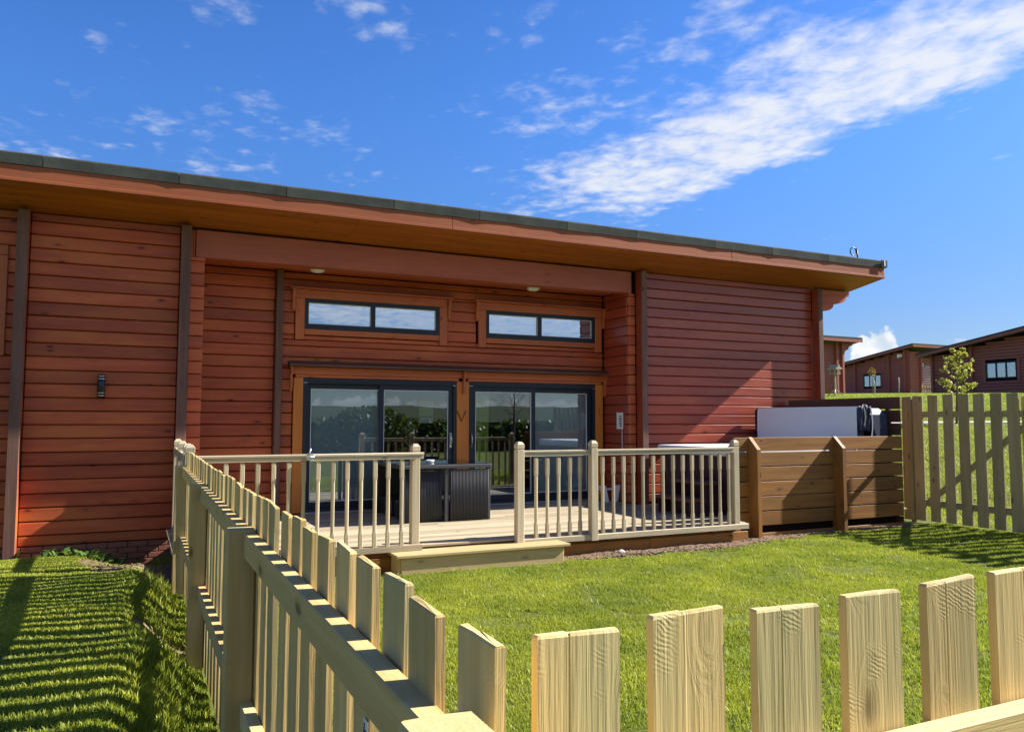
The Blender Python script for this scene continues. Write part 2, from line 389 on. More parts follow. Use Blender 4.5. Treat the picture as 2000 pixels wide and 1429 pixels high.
# pale gravel path crossing the slope beyond the gate: runs square to the fall line
pv, pq = [], []
for k in range(61):
    u_ = -30 + k
    for j, w_ in enumerate((28.75, 29.05, 29.35)):
        s_ = w_ + .12*math.sin(u_*.7)
        x_ = .64*s_ + .77*u_ + 6; y_ = .77*s_ - .64*u_ - 5
        pv.append((x_, y_, float(height(x_, y_)) + .02))
    if k:
        a = (k-1)*3
        for j in range(2): pq.append((a+j, a+j+1, a+j+4, a+j+3))
pth = link('path', raw_mesh('path', np.array(pv), np.full(len(pq), 4), np.array(pq).ravel(), [GRAVEL])); pth['kind'] = 'structure'
# hills behind the photographer's back, seen mirrored in the glass
hv, hq = [], []
for k in range(73):
    a = math.radians(95 + k*170/72)
    hh = 9 + 7*mnoise.noise((a*3, 1.7, 0)) + 4*mnoise.noise((a*9, 4, 0))
    for r_, z_ in ((330, -2), (430, hh*.75), (560, hh+2), (640, -2)): hv.append((r_*math.sin(a), r_*math.cos(a), z_))
    if k:
        b = (k-1)*4
        for j in range(3): hq.append((b+j, b+j+1, b+j+5, b+j+4))
hl = link('hills', raw_mesh('hills', np.array(hv), np.full(len(hq), 4), np.array(hq).ravel(), [HILLM], True)); hl['kind'] = 'structure'

# ------------------------------------------------------------------ main cabin
D = 11.0; SH = .165; Z0 = .057; FLOOR = .24
cab = thing('log_cabin', 'large red-brown log cabin with deep recess and sliding doors behind the deck', 'cabin', (3.4, 11.4, 0))
rows = [(Z0+SH*k, Z0+SH*(k+1)) for k in range(25)]
def soff(y): return 4.26 - .165*(y-10.2)
def planks(par, x0, x1, yf, zlo, zhi, mat, th=.05, name='plank', jit=.0015):
    for a, b in rows:
        a2, b2 = max(a, zlo), min(b, zhi)
        if b2-a2 < .03: continue
        bx(name, mat, x0, x1, yf, yf+th, a2+.0045, b2-.0045, par, .011, jit if b2 == b else .0008)
red, red2, rede = wood('red', 'x'), wood('red2', 'x'), wood('redend', 'x')
wl = bx('wall', DARKGAP, -5.5, .70, 11.04, 11.22, .10, 4.09, cab, 0)
planks(wl, -5.48, -1.36, D, .10, 4.118, red); planks(wl, -1.24, .437, D, .10, 4.118, red)
planks(wl, .56, .739, D-.004, .10, 3.715, rede, name='log_end')
for a, b in ((-1.36, -1.24), (.437, .558)):
    bx('log_ends', wood('red', 'x'), a+.004, b-.004, 10.825, 11.0, .0 if a < 0 else .2, 4.10, wl, .004); bx('post', wood('post', 'z'), a, b, 10.80, 10.822, -.02 if a < 0 else .2, 4.10, wl, .004)
wr = bx('wall', DARKGAP, 7.42, 11.62, 11.04, 11.22, .2, 4.08, cab, 0)
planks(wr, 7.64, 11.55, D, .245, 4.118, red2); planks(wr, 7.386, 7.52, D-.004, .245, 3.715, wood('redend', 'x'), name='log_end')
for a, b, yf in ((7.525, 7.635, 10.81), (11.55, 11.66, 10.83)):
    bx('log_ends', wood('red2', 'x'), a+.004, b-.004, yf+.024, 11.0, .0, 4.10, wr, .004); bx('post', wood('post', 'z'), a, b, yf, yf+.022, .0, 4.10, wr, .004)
bk = bx('wall', DARKGAP, .70, 7.45, 11.84, 12.0, .0, 2.3, cab, 0) if False else None
m_ = MB()
for x0, x1, z0, z1 in ((.5, 2.10, .2, 3.85), (2.10, 7.28, 2.30, 2.9), (2.10, 7.28, 3.45, 3.85), (4.36, 5.06, 2.9, 3.45), (4.62, 4.80, .2, 2.30), (7.28, 7.6, .2, 3.85)):
    m_.box(DARKGAP, x0, x1, 11.842, 11.99, z0, z1)
bk = m_.build('wall', cab)
YB = 11.80
planks(bk, .745, 1.765, YB, .245, 3.79, red); 
for a, b, x0, x1 in ((.245, 2.40, 1.86, 2.04), (2.40, 2.79, 1.86, 7.375), (2.79, 3.56, 1.86, 2.055), (2.79, 2.862, 2.058, 4.434), (2.79, 2.862, 4.958, 7.33), (2.79, 3.56, 4.436, 4.955), (3.56, 3.79, 1.86, 7.375)):
    planks(bk, x0, x1, YB, a, b, red)
bx('post', wood('post', 'z'), 1.765, 1.86, 11.65, 11.80, .25, 3.79, bk, .006)
rv = bx('wall', DARKGAP, 7.43, 7.50, 11.06, 11.84, .2, 3.8, cab, 0)
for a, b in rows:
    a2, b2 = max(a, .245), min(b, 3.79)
    if b2-a2 > .03: bx('plank', wood('red2', 'y'), 7.386, 7.43, 11.055, 11.795, a2+.0035, b2-.0035, rv, .009)  # darker wood than the opposite reveal: recess shade put into the board colour
lv = bx('wall', DARKGAP, .60, .69, 11.06, 11.84, .2, 3.8, cab, 0)
for a, b in rows:
    a2, b2 = max(a, .245), min(b, 3.79)
    if b2-a2 > .03: bx('plank', wood('red', 'y'), .69, .739, 11.055, 11.795, a2+.0035, b2-.0035, lv, .009)
# body of the cabin behind (ends, back)
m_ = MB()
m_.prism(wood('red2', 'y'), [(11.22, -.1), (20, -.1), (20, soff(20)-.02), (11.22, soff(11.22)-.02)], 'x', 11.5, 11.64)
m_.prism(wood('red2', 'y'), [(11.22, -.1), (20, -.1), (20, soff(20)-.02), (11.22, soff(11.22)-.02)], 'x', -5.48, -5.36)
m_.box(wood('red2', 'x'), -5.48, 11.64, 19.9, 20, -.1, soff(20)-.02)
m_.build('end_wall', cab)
# brick plinth
pl = bx('brick_plinth', MORTAR, -5.4, .95, 11.012, 11.18, -.32, .095, cab, 0)
for r in range(5):
    z1 = .092-.072*r; off = -5.3 + (.115 if r % 2 else 0)
    for k in range(28):
        x0 = off + .228*k
        if x0 > .7 or x0 < -1.9: continue
        bx('brick', BRICK, x0, x0+.216, 11.0, 11.1, z1-.062, z1, pl, .004, .0015)
# beam over the recess with its fillets
bx('beam', wood('beam', 'x'), .62, 7.40, 10.965, 11.17, 3.735, 4.095, cab, .006)
for a, b, c_, d_ in ((.566, .586, 3.72, 4.09), (.592, .612, 3.735, 4.085)): bx('fillet', wood('trim', 'z'), a, b, 10.972, 10.998, c_, d_, cab, .003)
bx('fillet', wood('trim', 'z'), 7.405, 7.44, 10.985, 10.998, 3.72, 4.09, cab, .003)
bx('bearing_block', rede, .562, .742, 10.972, 11.1, 3.685, 3.732, cab, .006)
bx('bearing_block', rede, 7.384, 7.50, 10.985, 11.1, 3.69, 3.732, cab, .006)
cl = bx('recess_ceiling', DARKGAP, .6, 7.5, 11.17, 11.84, 3.815, 3.87, cab, 0)
for k in range(7): bx('ceiling_board', wood('red', 'x'), .74, 7.385, 11.175+.0885*k, 11.175+.0885*k+.0865, 3.795, 3.814, cl, .003)
# roof
m_ = MB(); RX0, RX1 = -5.9, 12.50
m_.prism(FELT, [(10.19, soff(10.19)+.03), (20.5, soff(20.5)+.03), (20.5, soff(20.5)+.30), (10.19, soff(10.19)+.30)], 'x', RX0, RX1)
rf = m_.build('roof', cab)
for k in range(9):
    y0 = 10.205+.0935*k; y1 = y0+.0915
    for x0, x1 in ((-5.9, -2.2), (-2.197, 2.6), (2.603, 7.35), (7.353, 12.5)):
        sh = random.uniform(-.4, .4); 
        if x0 > -5: x0 += sh*0
        q = MB(); zc0 = soff(y0); zc1 = soff(y1)
        q.prism(wood('soffit', 'x'), [(y0, zc0), (y1, zc1), (y1, zc1+.018), (y0, zc0+.018)], 'x', x0, x1); ob = q.build('soffit_board', rf)
q = MB(); q.prism(wood('soffit', 'y'), [(11.05, soff(11.05)), (20.4, soff(20.4)), (20.4, soff(20.4)+.02), (11.05, soff(11.05)+.02)], 'x', 11.66, 12.5); q.build('side_soffit', rf)
for x0, x1 in ((-5.9, -1.9), (-1.896, 3.9), (3.904, 8.9), (8.904, 12.55)):
    bx('fascia_board', wood('fascia', 'x'), x0, x1, 10.175, 10.203, 4.258, 4.452, rf, .004)
    bx('fascia_lip', wood('fascia', 'x'), x0, x1, 10.160, 10.174, 4.262, 4.298, rf, .003)
q = MB(); q.prism(wood('fascia', 'y'), [(10.204, soff(10.204)), (20.4, soff(20.4)), (20.4, soff(20.4)+.19), (10.204, soff(10.204)+.19)], 'x', 12.505, 12.55); q.build('verge_board', rf)
seams = [-5.9, -1.059, .364, 1.629, 3.051, 4.313, 5.738, 6.987, 8.539, 9.783, 11.1, 12.58]
for k in range(len(seams)-1):
    x0, x1 = seams[k], seams[k+1]; n = 9; rings = []
    ph = random.uniform(0, 6)
    for j in range(n):
        x = x0+.004+(x1-x0-.008)*j/(n-1); wv = .0022*math.sin(ph+j*1.3)+.0015*random.uniform(-1, 1); e = .006*abs(2*j/(n-1)-1)**6
        rings.append([(x, 10.164-e+wv*.4, 4.452+wv), (x, 10.160-e, 4.575+wv*1.5), (x, 10.168, 4.592), (x, 10.4, 4.545), (x, 10.4, 4.53), (x, 10.178, 4.57), (x, 10.172, 4.452+wv)])
    q = MB(); q.loft(FELT, rings); q.build('felt_strip', rf)
bx('felt_corner', BLACK, 12.43, 12.585, 10.128, 10.143, 4.46, 4.60, rf, .004)
bx('felt_clip', GALV, 12.49, 12.52, 10.12, 10.127, 4.48, 4.58, rf, .002)
# projecting log consoles under the verge
for k, (x1, z0, z1) in enumerate(((12.44, 4.012, 4.10), (12.36, 3.848, 4.008), (12.02, 3.690, 3.844))):
    pts = [(11.662, z0), (11.662, z1), (x1, z1)]
    if k == 0: pts += [(x1, z0)]
    else:
        r = (z1-z0); pts += [(x1, z1-.02)] + [(x1-.30*(1-math.cos(a)), z1-.02-(r-.02)*math.sin(a)) for a in (.35, .7, 1.05, 1.35, 1.57)]
    q = MB(); q.prism(wood('redend', 'x'), pts, 'y', 10.90, 11.06); q.build('log_console', cab)
# windows and doors
def ring(mb, mat, x0, x1, z0, z1, w, y0, y1, wb=None):
    wb = wb or w
    mb.box(mat, x0, x1, y0, y1, z1-w, z1); mb.box(mat, x0, x1, y0, y1, z0, z0+wb)
    mb.box(mat, x0, x0+w, y0, y1, z0+wb, z1-w); mb.box(mat, x1-w, x1, y0, y1, z0+wb, z1-w)
def glazing(par, x0, x1, z0, z1, y, mat):
    q = MB(); ring(q, SPACER, x0-.002, x1+.002, z0-.002, z1+.002, .011, y-.004, y+.006); q.build('spacer_bar', par)
    bx('pane', mat, x0+.003, x1-.003, y+.008, y+.014, z0+.003, z1-.003, par, 0)
for x0, x1, xm in ((2.19, 4.305, 3.226), (5.117, 7.197, 6.113)):
    wn = link('window', None, ((x0+x1)/2, 11.8, 2.95), cab)
    q = MB(); ring(q, FRAME, x0, x1, 2.952, 3.405, .055, 11.765, 11.86, .075); q.box(FRAME, xm-.032, xm+.032, 11.766, 11.859, 3.027, 3.35); q.build('frame', wn)
    glazing(wn, x0+.057, xm-.034, 3.03, 3.347, 11.80, PANE2); glazing(wn, xm+.034, x1-.057, 3.03, 3.347, 11.80, PANE2)
    tm = link('window_trim', None, ((x0+x1)/2, 11.77, 2.95), cab); T = wood('trim', 'z'); TX = wood('trim', 'x')
    bx('side_trim', T, x0-.135, x0-.002, 11.757, 11.80, 2.79, 3.405, tm, .005); bx('side_trim', T, x1+.002, x1+.135, 11.757, 11.80, 2.79, 3.405, tm, .005)
    bx('head_trim', TX, x0-.135, x1+.135, 11.752, 11.80, 3.407, 3.535, tm, .006); bx('sill_trim', TX, x0, x1, 11.757, 11.80, 2.865, 2.95, tm, .005)
    bx('cap_board', TX, x0-.22, x1+.22, 11.68, 11.80, 3.537, 3.560, tm, .005)
    for xx in (x0-.185, x1+.140):
        q = MB(); q.prism(T, [(11.80, 3.22), (11.80, 3.53), (11.70, 3.53), (11.70, 3.46), (11.735, 3.41), (11.735, 3.27), (11.76, 3.22)], 'x', xx, xx+.045); q.build('corbel', tm)
# window just past the left picture edge: only its trim shows
wn = link('window', None, (-2.3, 11.0, 2.4), cab)
q = MB()
for a, b, c_, d_ in ((-3.0, -1.58, 3.50, 3.56), (-3.0, -1.58, 2.42, 2.49), (-3.0, -2.94, 2.49, 3.50), (-1.64, -1.58, 2.49, 3.50)): q.box(FRAME, a, b, 10.975, 10.998, c_, d_)
q.build('frame', wn); bx('pane', PANE2, -2.94, -1.64, 10.985, 10.989, 2.49, 3.50, wn, 0); bx('blind', BLINDM, -2.94, -1.64, 10.992, 10.997, 2.49, 3.50, wn, 0)
bx('side_trim', wood('trim', 'z'), -1.577, -1.455, 10.962, 10.998, 2.36, 3.56, wn, .005); bx('side_trim', wood('trim', 'z'), -3.125, -3.003, 10.962, 10.998, 2.36, 3.56, wn, .005)
bx('head_trim', wood('trim', 'x'), -3.125, -1.455, 10.958, 10.998, 3.563, 3.68, wn, .005); bx('sill_trim', wood('trim', 'x'), -3.0, -1.58, 10.962, 10.998, 2.33, 2.417, wn, .005)
dt = link('door_trim', None, (4.7, 11.77, .24), cab); TO = wood('trimo', 'z'); TX = wood('trim', 'x')
for a, b in ((2.045, 2.186), (4.606, 4.818), (7.194, 7.345)): bx('side_trim', TO, a, b, 11.752, 11.80, .25, 2.225, dt, .006)
for a, b in ((2.01, 4.70), (4.735, 7.38)): bx('head_trim', TX, a, b, 11.745, 11.80, 2.275, 2.385, dt, .006); bx('head_bead', TX, a+.06, b-.06, 11.752, 11.80, 2.229, 2.272, dt, .005)
q = MB(); q.prism(wood('cap', 'x'), [(11.80, 2.388), (11.60, 2.388), (11.60, 2.415), (11.795, 2.475)], 'x', 1.965, 7.384); q.build('drip_board', dt)
for xx in (1.99, 4.70, 7.348):
    q = MB(); q.prism(wood('trim', 'z'), [(11.752, 2.02), (11.752, 2.385), (11.66, 2.385), (11.66, 2.31), (11.70, 2.25), (11.70, 2.09), (11.73, 2.02)], 'x', xx, xx+.034); q.build('corbel', dt)
q = MB(); q.tube(BLACK, [(4.61, 11.744, 1.75), (4.685, 11.744, 1.59), (4.755, 11.744, 1.75)], .008, 6); q.build('hanging_cord', dt)
for x0, x1, xm, front in ((2.19, 4.602, 3.39, 1), (4.822, 7.190, 5.99, 0)):
    dr = link('sliding_door', None, ((x0+x1)/2, 11.8, .24), cab)
    q = MB(); ring(q, FRAME, x0, x1, .245, 2.222, .05, 11.765, 11.88, .06); q.box(FRAME, x0+.05, x1-.05, 11.77, 11.80, 2.145, 2.171)
    q.build('frame', dr); bx('threshold', GALV, x0-.02, x1+.02, 11.69, 11.764, .243, .262, dr, .003)
    for k, (a, b) in enumerate(((x0+.052, xm+.045), (xm-.045, x1-.052))):
        yf = 11.795 if (k == front) else 11.835
        q = MB(); ring(q, FRAME, a, b, .308, 2.142, .072, yf, yf+.035, .085); q.build('sash', dr)
        glazing(dr, a+.075, b-.075, .397, 2.067, yf+.012, PANE)
    hx = 4.51 if front else 4.862
    q = MB(); q.box(SILVER, hx-.016, hx+.016, 11.772, 11.793, 1.17, 1.40); q.tube(SILVER, [(hx, 11.78, 1.38), (hx, 11.735, 1.38), (hx, 11.73, 1.30), (hx, 11.73, 1.22)], .011, 8); q.build('handle', dr)
    for xx in (x0+.03, x1-.03): bx('vent_cap', SILVER, xx-.03, xx+.03, 11.758, 11.764, 2.150, 2.158, dr, .001)
    # blinds behind the glass
    a, b = (x0+.12, xm-.02) if front else (xm+.03, x1-.12)
    q = MB()
    for k in range(66):
        z = 2.05-.0255*k
        q.box(BLINDM, a, b, 11.893, 11.925, z-.0011, z+.0011, (math.radians(66), 0, 0))
    q.box(BLINDM, a, b, 11.895, 11.93, 2.062, 2.10)
    bl = q.build('blind', dr); bl['kind'] = 'stuff'
q = MB(); rr = []
for j in range(15): rr.append((4.93+.022*j, 11.905+.018*math.sin(j*1.9)))
q.loft(CURTAIN, [[(x, y, .3) for x, y in rr] + [(x, y+.008, .3) for x, y in reversed(rr)], [(x, y, 2.1) for x, y in rr] + [(x, y+.008, 2.1) for x, y in reversed(rr)]]); q.build('curtain', cab)
bx('paper_notice', PAPERY, 4.00, 4.235, 11.832, 11.834, 1.665, 1.91, cab, 0); bx('paper_notice', PAPER, 4.00, 4.235, 11.832, 11.834, 1.555, 1.648, cab, 0)
q = MB(); q.box(wood('floor', 'x'), .8, 7.4, 11.9, 16.4, .2, .236); q.build('interior_floor', cab)
q = MB(); q.box(INTW, .7, 7.5, 16.4, 16.5, .2, 3.6); q.box(INTW, .7, .78, 12, 16.4, .2, 3.5); q.box(INTW, 7.42, 7.5, 12, 16.4, .2, 3.5)
q.box(WHITE, .78, 7.42, 12.0, 16.4, 3.38, 3.42); q.build('interior_wall', cab)

# fittings on the cabin
wlm = thing('wall_light', 'black cylindrical up-and-down light with silver bands on the plank wall', 'wall light', (-.417, 10.93, 2.0))
def cyl(mb, mat, cx, cy, z0, z1, r, n=20): mb.loft(mat, [[(cx+r*math.cos(2*math.pi*k/n), cy+r*math.sin(2*math.pi*k/n), z) for k in range(n)] for z in (z0, z1)], True, True)
q = MB(); cyl(q, BLACK, -.417, 10.925, 1.875, 2.16, .043); q.build('lamp_body', wlm)
for z in (1.892, 1.925, 2.10, 2.133): q = MB(); cyl(q, SILVER, -.417, 10.925, z, z+.012, .0465); q.build('band', wlm)
bx('bracket', BLACK, -.447, -.387, 10.96, 10.999, 1.95, 2.08, wlm, .004)
for x, y, lab in ((2.29, 11.40, 'round white ceiling light above the window with the hazy reflection'), (5.843, 11.49, 'round white ceiling light nearer the dark end of the recess')):
    lt = thing('ceiling_light', lab, 'ceiling light', (x, y, 3.79), 'round lights in the recess ceiling')
    q = MB(); q.loft(WHITE, [[(x+r*math.cos(2*math.pi*k/24), y+r*math.sin(2*math.pi*k/24), z) for k in range(24)] for r, z in ((.10, 3.793), (.108, 3.775), (.10, 3.755), (.07, 3.738), (.02, 3.732))], True, True); q.build('lamp_shade', lt)
    q = MB(); cyl(q, SILVER, x, y, 3.786, 3.7945, .115, 24); q.build('base_ring', lt)
nt_ = thing('notice', 'small white notice with dark print and red top on the recess side wall', 'notice', (7.38, 11.27, 1.45))
bx('backboard', WHITE, 7.372, 7.384, 11.18, 11.37, 1.46, 1.74, nt_, .002)
for k in range(5): bx('print_line', INK, 7.3700, 7.3716, 11.21, 11.29 if k % 2 else 11.275, 1.50+.04*k, 1.522+.04*k, nt_, 0)
bx('red_top', REDP, 7.366, 7.384, 11.25, 11.33, 1.76, 1.86, nt_, .01)
q = MB(); q.tube(WHITE, [(7.376, 11.21, 1.46), (7.374, 11.20, 1.1), (7.376, 11.205, .6), (7.372, 11.2, .25)], .006, 6); q.build('cable', nt_)
stl = thing('plastic_stool', 'white plastic stool with splayed sides at the end of the recess', 'stool', (7.2, 11.3, FLOOR+.006))
for s_ in (-1, 1):
    q = MB(); q.loft(WHITE, [[(7.2+s_*(.085)+dx_, 11.3+dy_, .246) for dx_, dy_ in ((-.05, -.012), (.05, -.012), (.05, .012), (-.05, .012))], [(7.2+s_*.145+dx_, 11.3+dy_, .52) for dx_, dy_ in ((-.085, -.015), (.04, -.015), (.04, .015), (-.085, .015))]]); q.build('side', stl)
bx('tray', WHITE, 7.04, 7.36, 11.32, 11.45, .44, .465, stl, .006)
an = thing('roof_aerial', 'small dark ring-shaped aerial on the roof edge near the verge', 'aerial', (12.33, 10.6, 4.52))
q = MB(); q.tube(BLACK, [(12.36, 10.6, 4.48), (12.36, 10.6, 4.70), (12.33, 10.6, 4.90)], .016, 6); q.tube(BLACK, [(12.35, 10.6, 4.66), (12.44, 10.6, 4.68)], .016, 6); q.tube(BLACK, [(12.35, 10.6, 4.68), (12.24, 10.6, 4.58)], .014, 6); q.build('mast', an)
q = MB(); q.tube(BLACK, [(12.24+.078*math.cos(a), 10.6, 4.825+.078*math.sin(a)) for a in [2*math.pi*k/20 for k in range(21)]], .011, 6, False); q.build('ring', an)

# ------------------------------------------------------------------ deck, step and railings
YD = 8.33
dk = thing('deck', 'low pale timber deck of long boards in front of the recess', 'deck', (5.5, 9.9, 0))
y = YD; k = 0
while y < 11.72:
    y1 = min(y+.142, 11.735); x1m = 11.0
    cuts = [.36, random.choice((3.6, 4.8, 6.0)), random.choice((7.8, 8.4, 9.3)), 10.98]
    for a, b in zip(cuts[:-1], cuts[1:]):
        yy1 = y1
        if y < 8.6: b = min(b, 7.45)
        if b-a < .2: continue
        if y1 > 10.985:
            a, b = max(a, .745), min(b, 7.38)
            if b-a < .2: continue
        bx('board', wood('deck', 'x'), a+.002, b-.002, y, yy1-.006, FLOOR-.028, FLOOR, dk, .003, .001)
    y += .148 if y+.148 < 10.9 or y > 10.99 else .148; k += 1
q = MB(); q.box(wood('rail', 'y'), .40, .45, YD+.05, 10.95, .06, .208); q.box(wood('screen', 'x'), .46, 7.42, YD+.07, YD+.11, .06, .20); q.box(DARKGAP, .5, 10.7, YD+.3, 10.9, .0, .19); q.build('joist', dk)
for a, b in ((.42, 2.6), (2.604, 4.6), (4.604, 5.9), (5.904, 7.5)): bx('skirt_board', wood('screen', 'x'), a, b, YD+.015, YD+.045, -.04, .118, dk, .004)
for xx in (.42, 2.2, 5.15, 6.9): bx('stump', wood('screen', 'z'), xx, xx+.09, YD+.05, YD+.13, -.1, .2, dk, .004)
stp = thing('deck_step', 'long low timber step below the railing opening', 'step', (3.5, 8.15, 0))
bx('tread', wood('step', 'x'), 2.47, 4.53, 7.97, 8.315, .166, .197, stp, .004)
bx('riser', wood('step', 'x'), 2.53, 4.46, 8.0, 8.03, -.05, .164, stp, .004)
for a in (2.51, 4.45): bx('side', wood('step', 'y'), a, a+.03, 8.032, 8.31, -.05, .164, stp, .004)
RW = wood('rail', 'z'); RWX = wood('rail', 'x'); RWY = wood('rail', 'y')
q = MB(); rings = [sq(.0205, 0), sq(.0205, .15), sq(.0182, .18, .010), sq(.0182, .71, .010), sq(.0205, .74), sq(.0205, .935)]
q.loft(RW, rings); tmp = q.build('baluster_source'); BAL = tmp.data; bpy.data.objects.remove(tmp)
def newel(par, x, y, z0=.15, z1=1.27, w=.046):
    q = MB(); z = z1
    q.loft(RW, [sq(w, z0, .006, x, y), sq(w, z, .006, x, y), sq(w-.008, z+.004, .006, x, y), sq(w-.008, z+.012, .006, x, y), sq(w, z+.016, .004, x, y), sq(w, z+.062, .004, x, y), sq(w*.55, z+.092, .003, x, y), sq(w*.3, z+.094, .003, x, y)])
    return q.build('post', par)
def baluster(par, x, y, z=.235): 
    o = link('baluster', BAL, (x, y, z), par, (0, 0, random.choice((0, math.pi/2)))); o.scale = (1, 1, random.uniform(.99, 1.0)); return o
def toprail(par, x0, x1, y, z=1.25, dz=0):
    q = MB(); q.prism(RWX, [(y-.034, z-.024), (y-.034, z-.006), (y-.024, z), (y+.024, z), (y+.034, z-.006), (y+.034, z-.024)], 'x', x0, x1); q.build('top_rail', par)
    q = MB(); q.prism(RWX, [(y-.026, z-.07), (y-.026, z-.028), (y+.026, z-.028), (y+.026, z-.07)], 'x', x0+.002, x1-.002); q.build('rail_batten', par)
YR = 8.29
ra = thing('deck_railing', 'fixed pale timber railing between the picket fence end and the metal latch', 'railing', (1, YR, 0), 'timber railings round the deck')
newel(ra, .468, YR, -.05); toprail(ra, .516, 1.585, YR)
for x in (.65, .805, .96, 1.109, 1.262, 1.414, 1.564): baluster(ra, x, YR, .24)
q = MB(); q.box(RWX, .516, 1.60, YR-.025, YR+.02, .165, .232); q.build('bottom_rail', ra)
rg = thing('railing_gate', 'hinged railing section with latch, ending at the capped post beside the steps', 'gate', (2.2, YR, 0), 'timber railings round the deck')
toprail(rg, 1.615, 2.84, YR-.045, 1.252)
for x in (1.70, 1.856, 2.005, 2.153, 2.303, 2.447, 2.599): baluster(rg, x, YR-.045, .255)
newel(rg, 2.775, YR+.045, .20, 1.25)
q = MB(); q.box(RWX, 1.60, 2.83, YR-.07, YR-.02, .20, .262); q.build('bottom_rail', rg)
q = MB(); q.box(GALV, 1.575, 1.64, YR-.092, YR-.082, 1.19, 1.262); q.tube(GALV, [(1.60, YR-.095, 1.25), (1.61, YR-.09, 1.31)], .009, 6); q.tube(GALV, [(1.56, YR-.097, 1.225), (1.65, YR-.097, 1.225)], .008, 6); q.build('latch', rg)
rb = thing('deck_railing', 'pale timber railing from the step post to the brown screen before the hot tub', 'railing', (5.6, YR, 0), 'timber railings round the deck')
newel(rb, 4.03, YR-.005, .16, 1.26); newel(rb, 5.03, YR, .16, 1.265); newel(rb, 7.26, YR+.03, .16, 1.25)
toprail(rb, 4.078, 4.982, YR); toprail(rb, 5.078, 7.212, YR)
for x in (4.25, 4.4, 4.552, 4.706, 4.847, 5.166, 5.321, 5.471, 5.615, 5.761, 5.917, 6.067, 6.226, 6.38, 6.528, 6.686, 6.837, 6.982, 7.13): baluster(rb, x, YR, .232)
for a, b in ((4.078, 4.982), (5.078, 7.44)): q = MB(); q.prism(RWX, [(YR-.03, .165), (YR-.03, .225), (YR-.02, .232), (YR+.022, .232), (YR+.022, .165)], 'x', a, b); q.build('bottom_rail', rb)
rs = thing('deck_railing', 'pale timber railing along the open side of the deck, running from fence to wall', 'railing', (.468, 9.6, 0), 'timber railings round the deck')
for y in (8.62, 9.75, 10.78): newel(rs, .468, y, -.05, 1.27)
q = MB(); q.box(RWY, .435, .501, 8.34, 10.75, 1.215, 1.25); q.build('top_rail', rs)
q = MB(); q.box(RWY, .443, .493, 8.34, 10.75, 1.175, 1.212); q.build('rail_batten', rs)
q = MB(); q.box(RWY, .445, .49, 8.34, 10.75, .245, .295); q.build('bottom_rail', rs)
for k in range(15):
    yy = 8.42+.155*k
    if all(abs(yy-p) > .07 for p in (8.62, 9.75, 10.78)): baluster(rs, .468, yy, .255)

# ------------------------------------------------------------------ screen and slatted side fence
sc = thing('privacy_screen', 'chest-high brown board screen with slanted fins in front of the hot tub', 'screen', (9.2, 8.55, 0))
SR = [1.366-.2065*k for k in range(7)]
for k in range(6):
    for a, b in ((7.46, 7.72), (7.782, 9.345), (9.407, 10.82)):
        g1 = .014 if k != 0 else .016
        bx('board', wood('screen', 'x'), a, b, 8.55, 8.575, SR[k+1]+g1, SR[k], sc, .003, .002)
bx('ground_board', wood('screen', 'x'), 7.79, 10.82, 8.566, 8.59, -.06, .035, sc, .003)
for a, b in ((7.72, 7.782), (9.345, 9.407)):
    q = MB(); y0 = 8.38 if a < 10 else 8.5
    q.prism(wood('screen', 'z'), [(y0, -.1), (8.60, -.1), (8.60, 1.375), (8.55, 1.375), (y0, 1.205)], 'x', a, b); q.build('fin_post', sc)
sf = thing('slatted_fence', 'taller red-brown slatted fence closing the deck end behind the tub cover', 'fence', (10.85, 9.7, 0))
for k in range(10):
    z1 = 1.98-.2065*k
    bx('slat', wood('slat', 'y'), 10.83, 10.854, 8.578, 10.93, z1-.189, z1, sf, .003, .0015)
for y in (8.80, 9.75, 10.86): bx('post', wood('slat', 'z'), 10.856, 10.91, y, y+.07, -.1, 1.96, sf, .004)

# ------------------------------------------------------------------ hot tub with cover and steps
ht = thing('hot_tub', 'square plum-brown hot tub with pale rim behind railing and screen', 'hot tub', (8.72, 9.75, FLOOR))
def rrect(x0, x1, y0, y1, r, z, n=5):
    pts = []
    for cx, cy, a0 in ((x1-r, y0+r, -math.pi/2), (x1-r, y1-r, 0), (x0+r, y1-r, math.pi/2), (x0+r, y0+r, math.pi)):
        for k in range(n+1): a = a0+math.pi/2*k/n; pts.append((cx+r*math.cos(a), cy+r*math.sin(a), z))
    return pts
q = MB(); q.loft(TUB, [rrect(7.73, 9.72, 8.78, 10.72, .14, FLOOR+.004), rrect(7.73, 9.72, 8.78, 10.72, .14, 1.09)]); q.build('cabinet', ht)
q = MB(); q.loft(SHELL, [rrect(7.70, 9.75, 8.75, 10.75, .16, 1.085), rrect(7.685, 9.765, 8.735, 10.765, .17, 1.11), rrect(7.685, 9.765, 8.735, 10.765, .17, 1.185), rrect(7.71, 9.74, 8.76, 10.74, .16, 1.21), rrect(7.87, 9.58, 8.92, 10.58, .2, 1.21), rrect(7.95, 9.50, 9.0, 10.5, .25, .95)], True, True); q.build('rim', ht)
for k in range(8):
    y0 = 8.94+.205*k
    bx('side_panel', TUB, 7.716, 7.728, y0, y0+.196, FLOOR+.05, 1.05, ht, .004)
for k in range(8):
    x0 = 7.88+.21*k
    bx('front_panel', TUB, x0, x0+.20, 8.766, 8.778, FLOOR+.05, 1.05, ht, .004)
cv = thing('tub_cover', 'folded tub cover standing upright, pale liner outward and navy vinyl ends', 'tub cover', (10.3, 9.7, FLOOR))
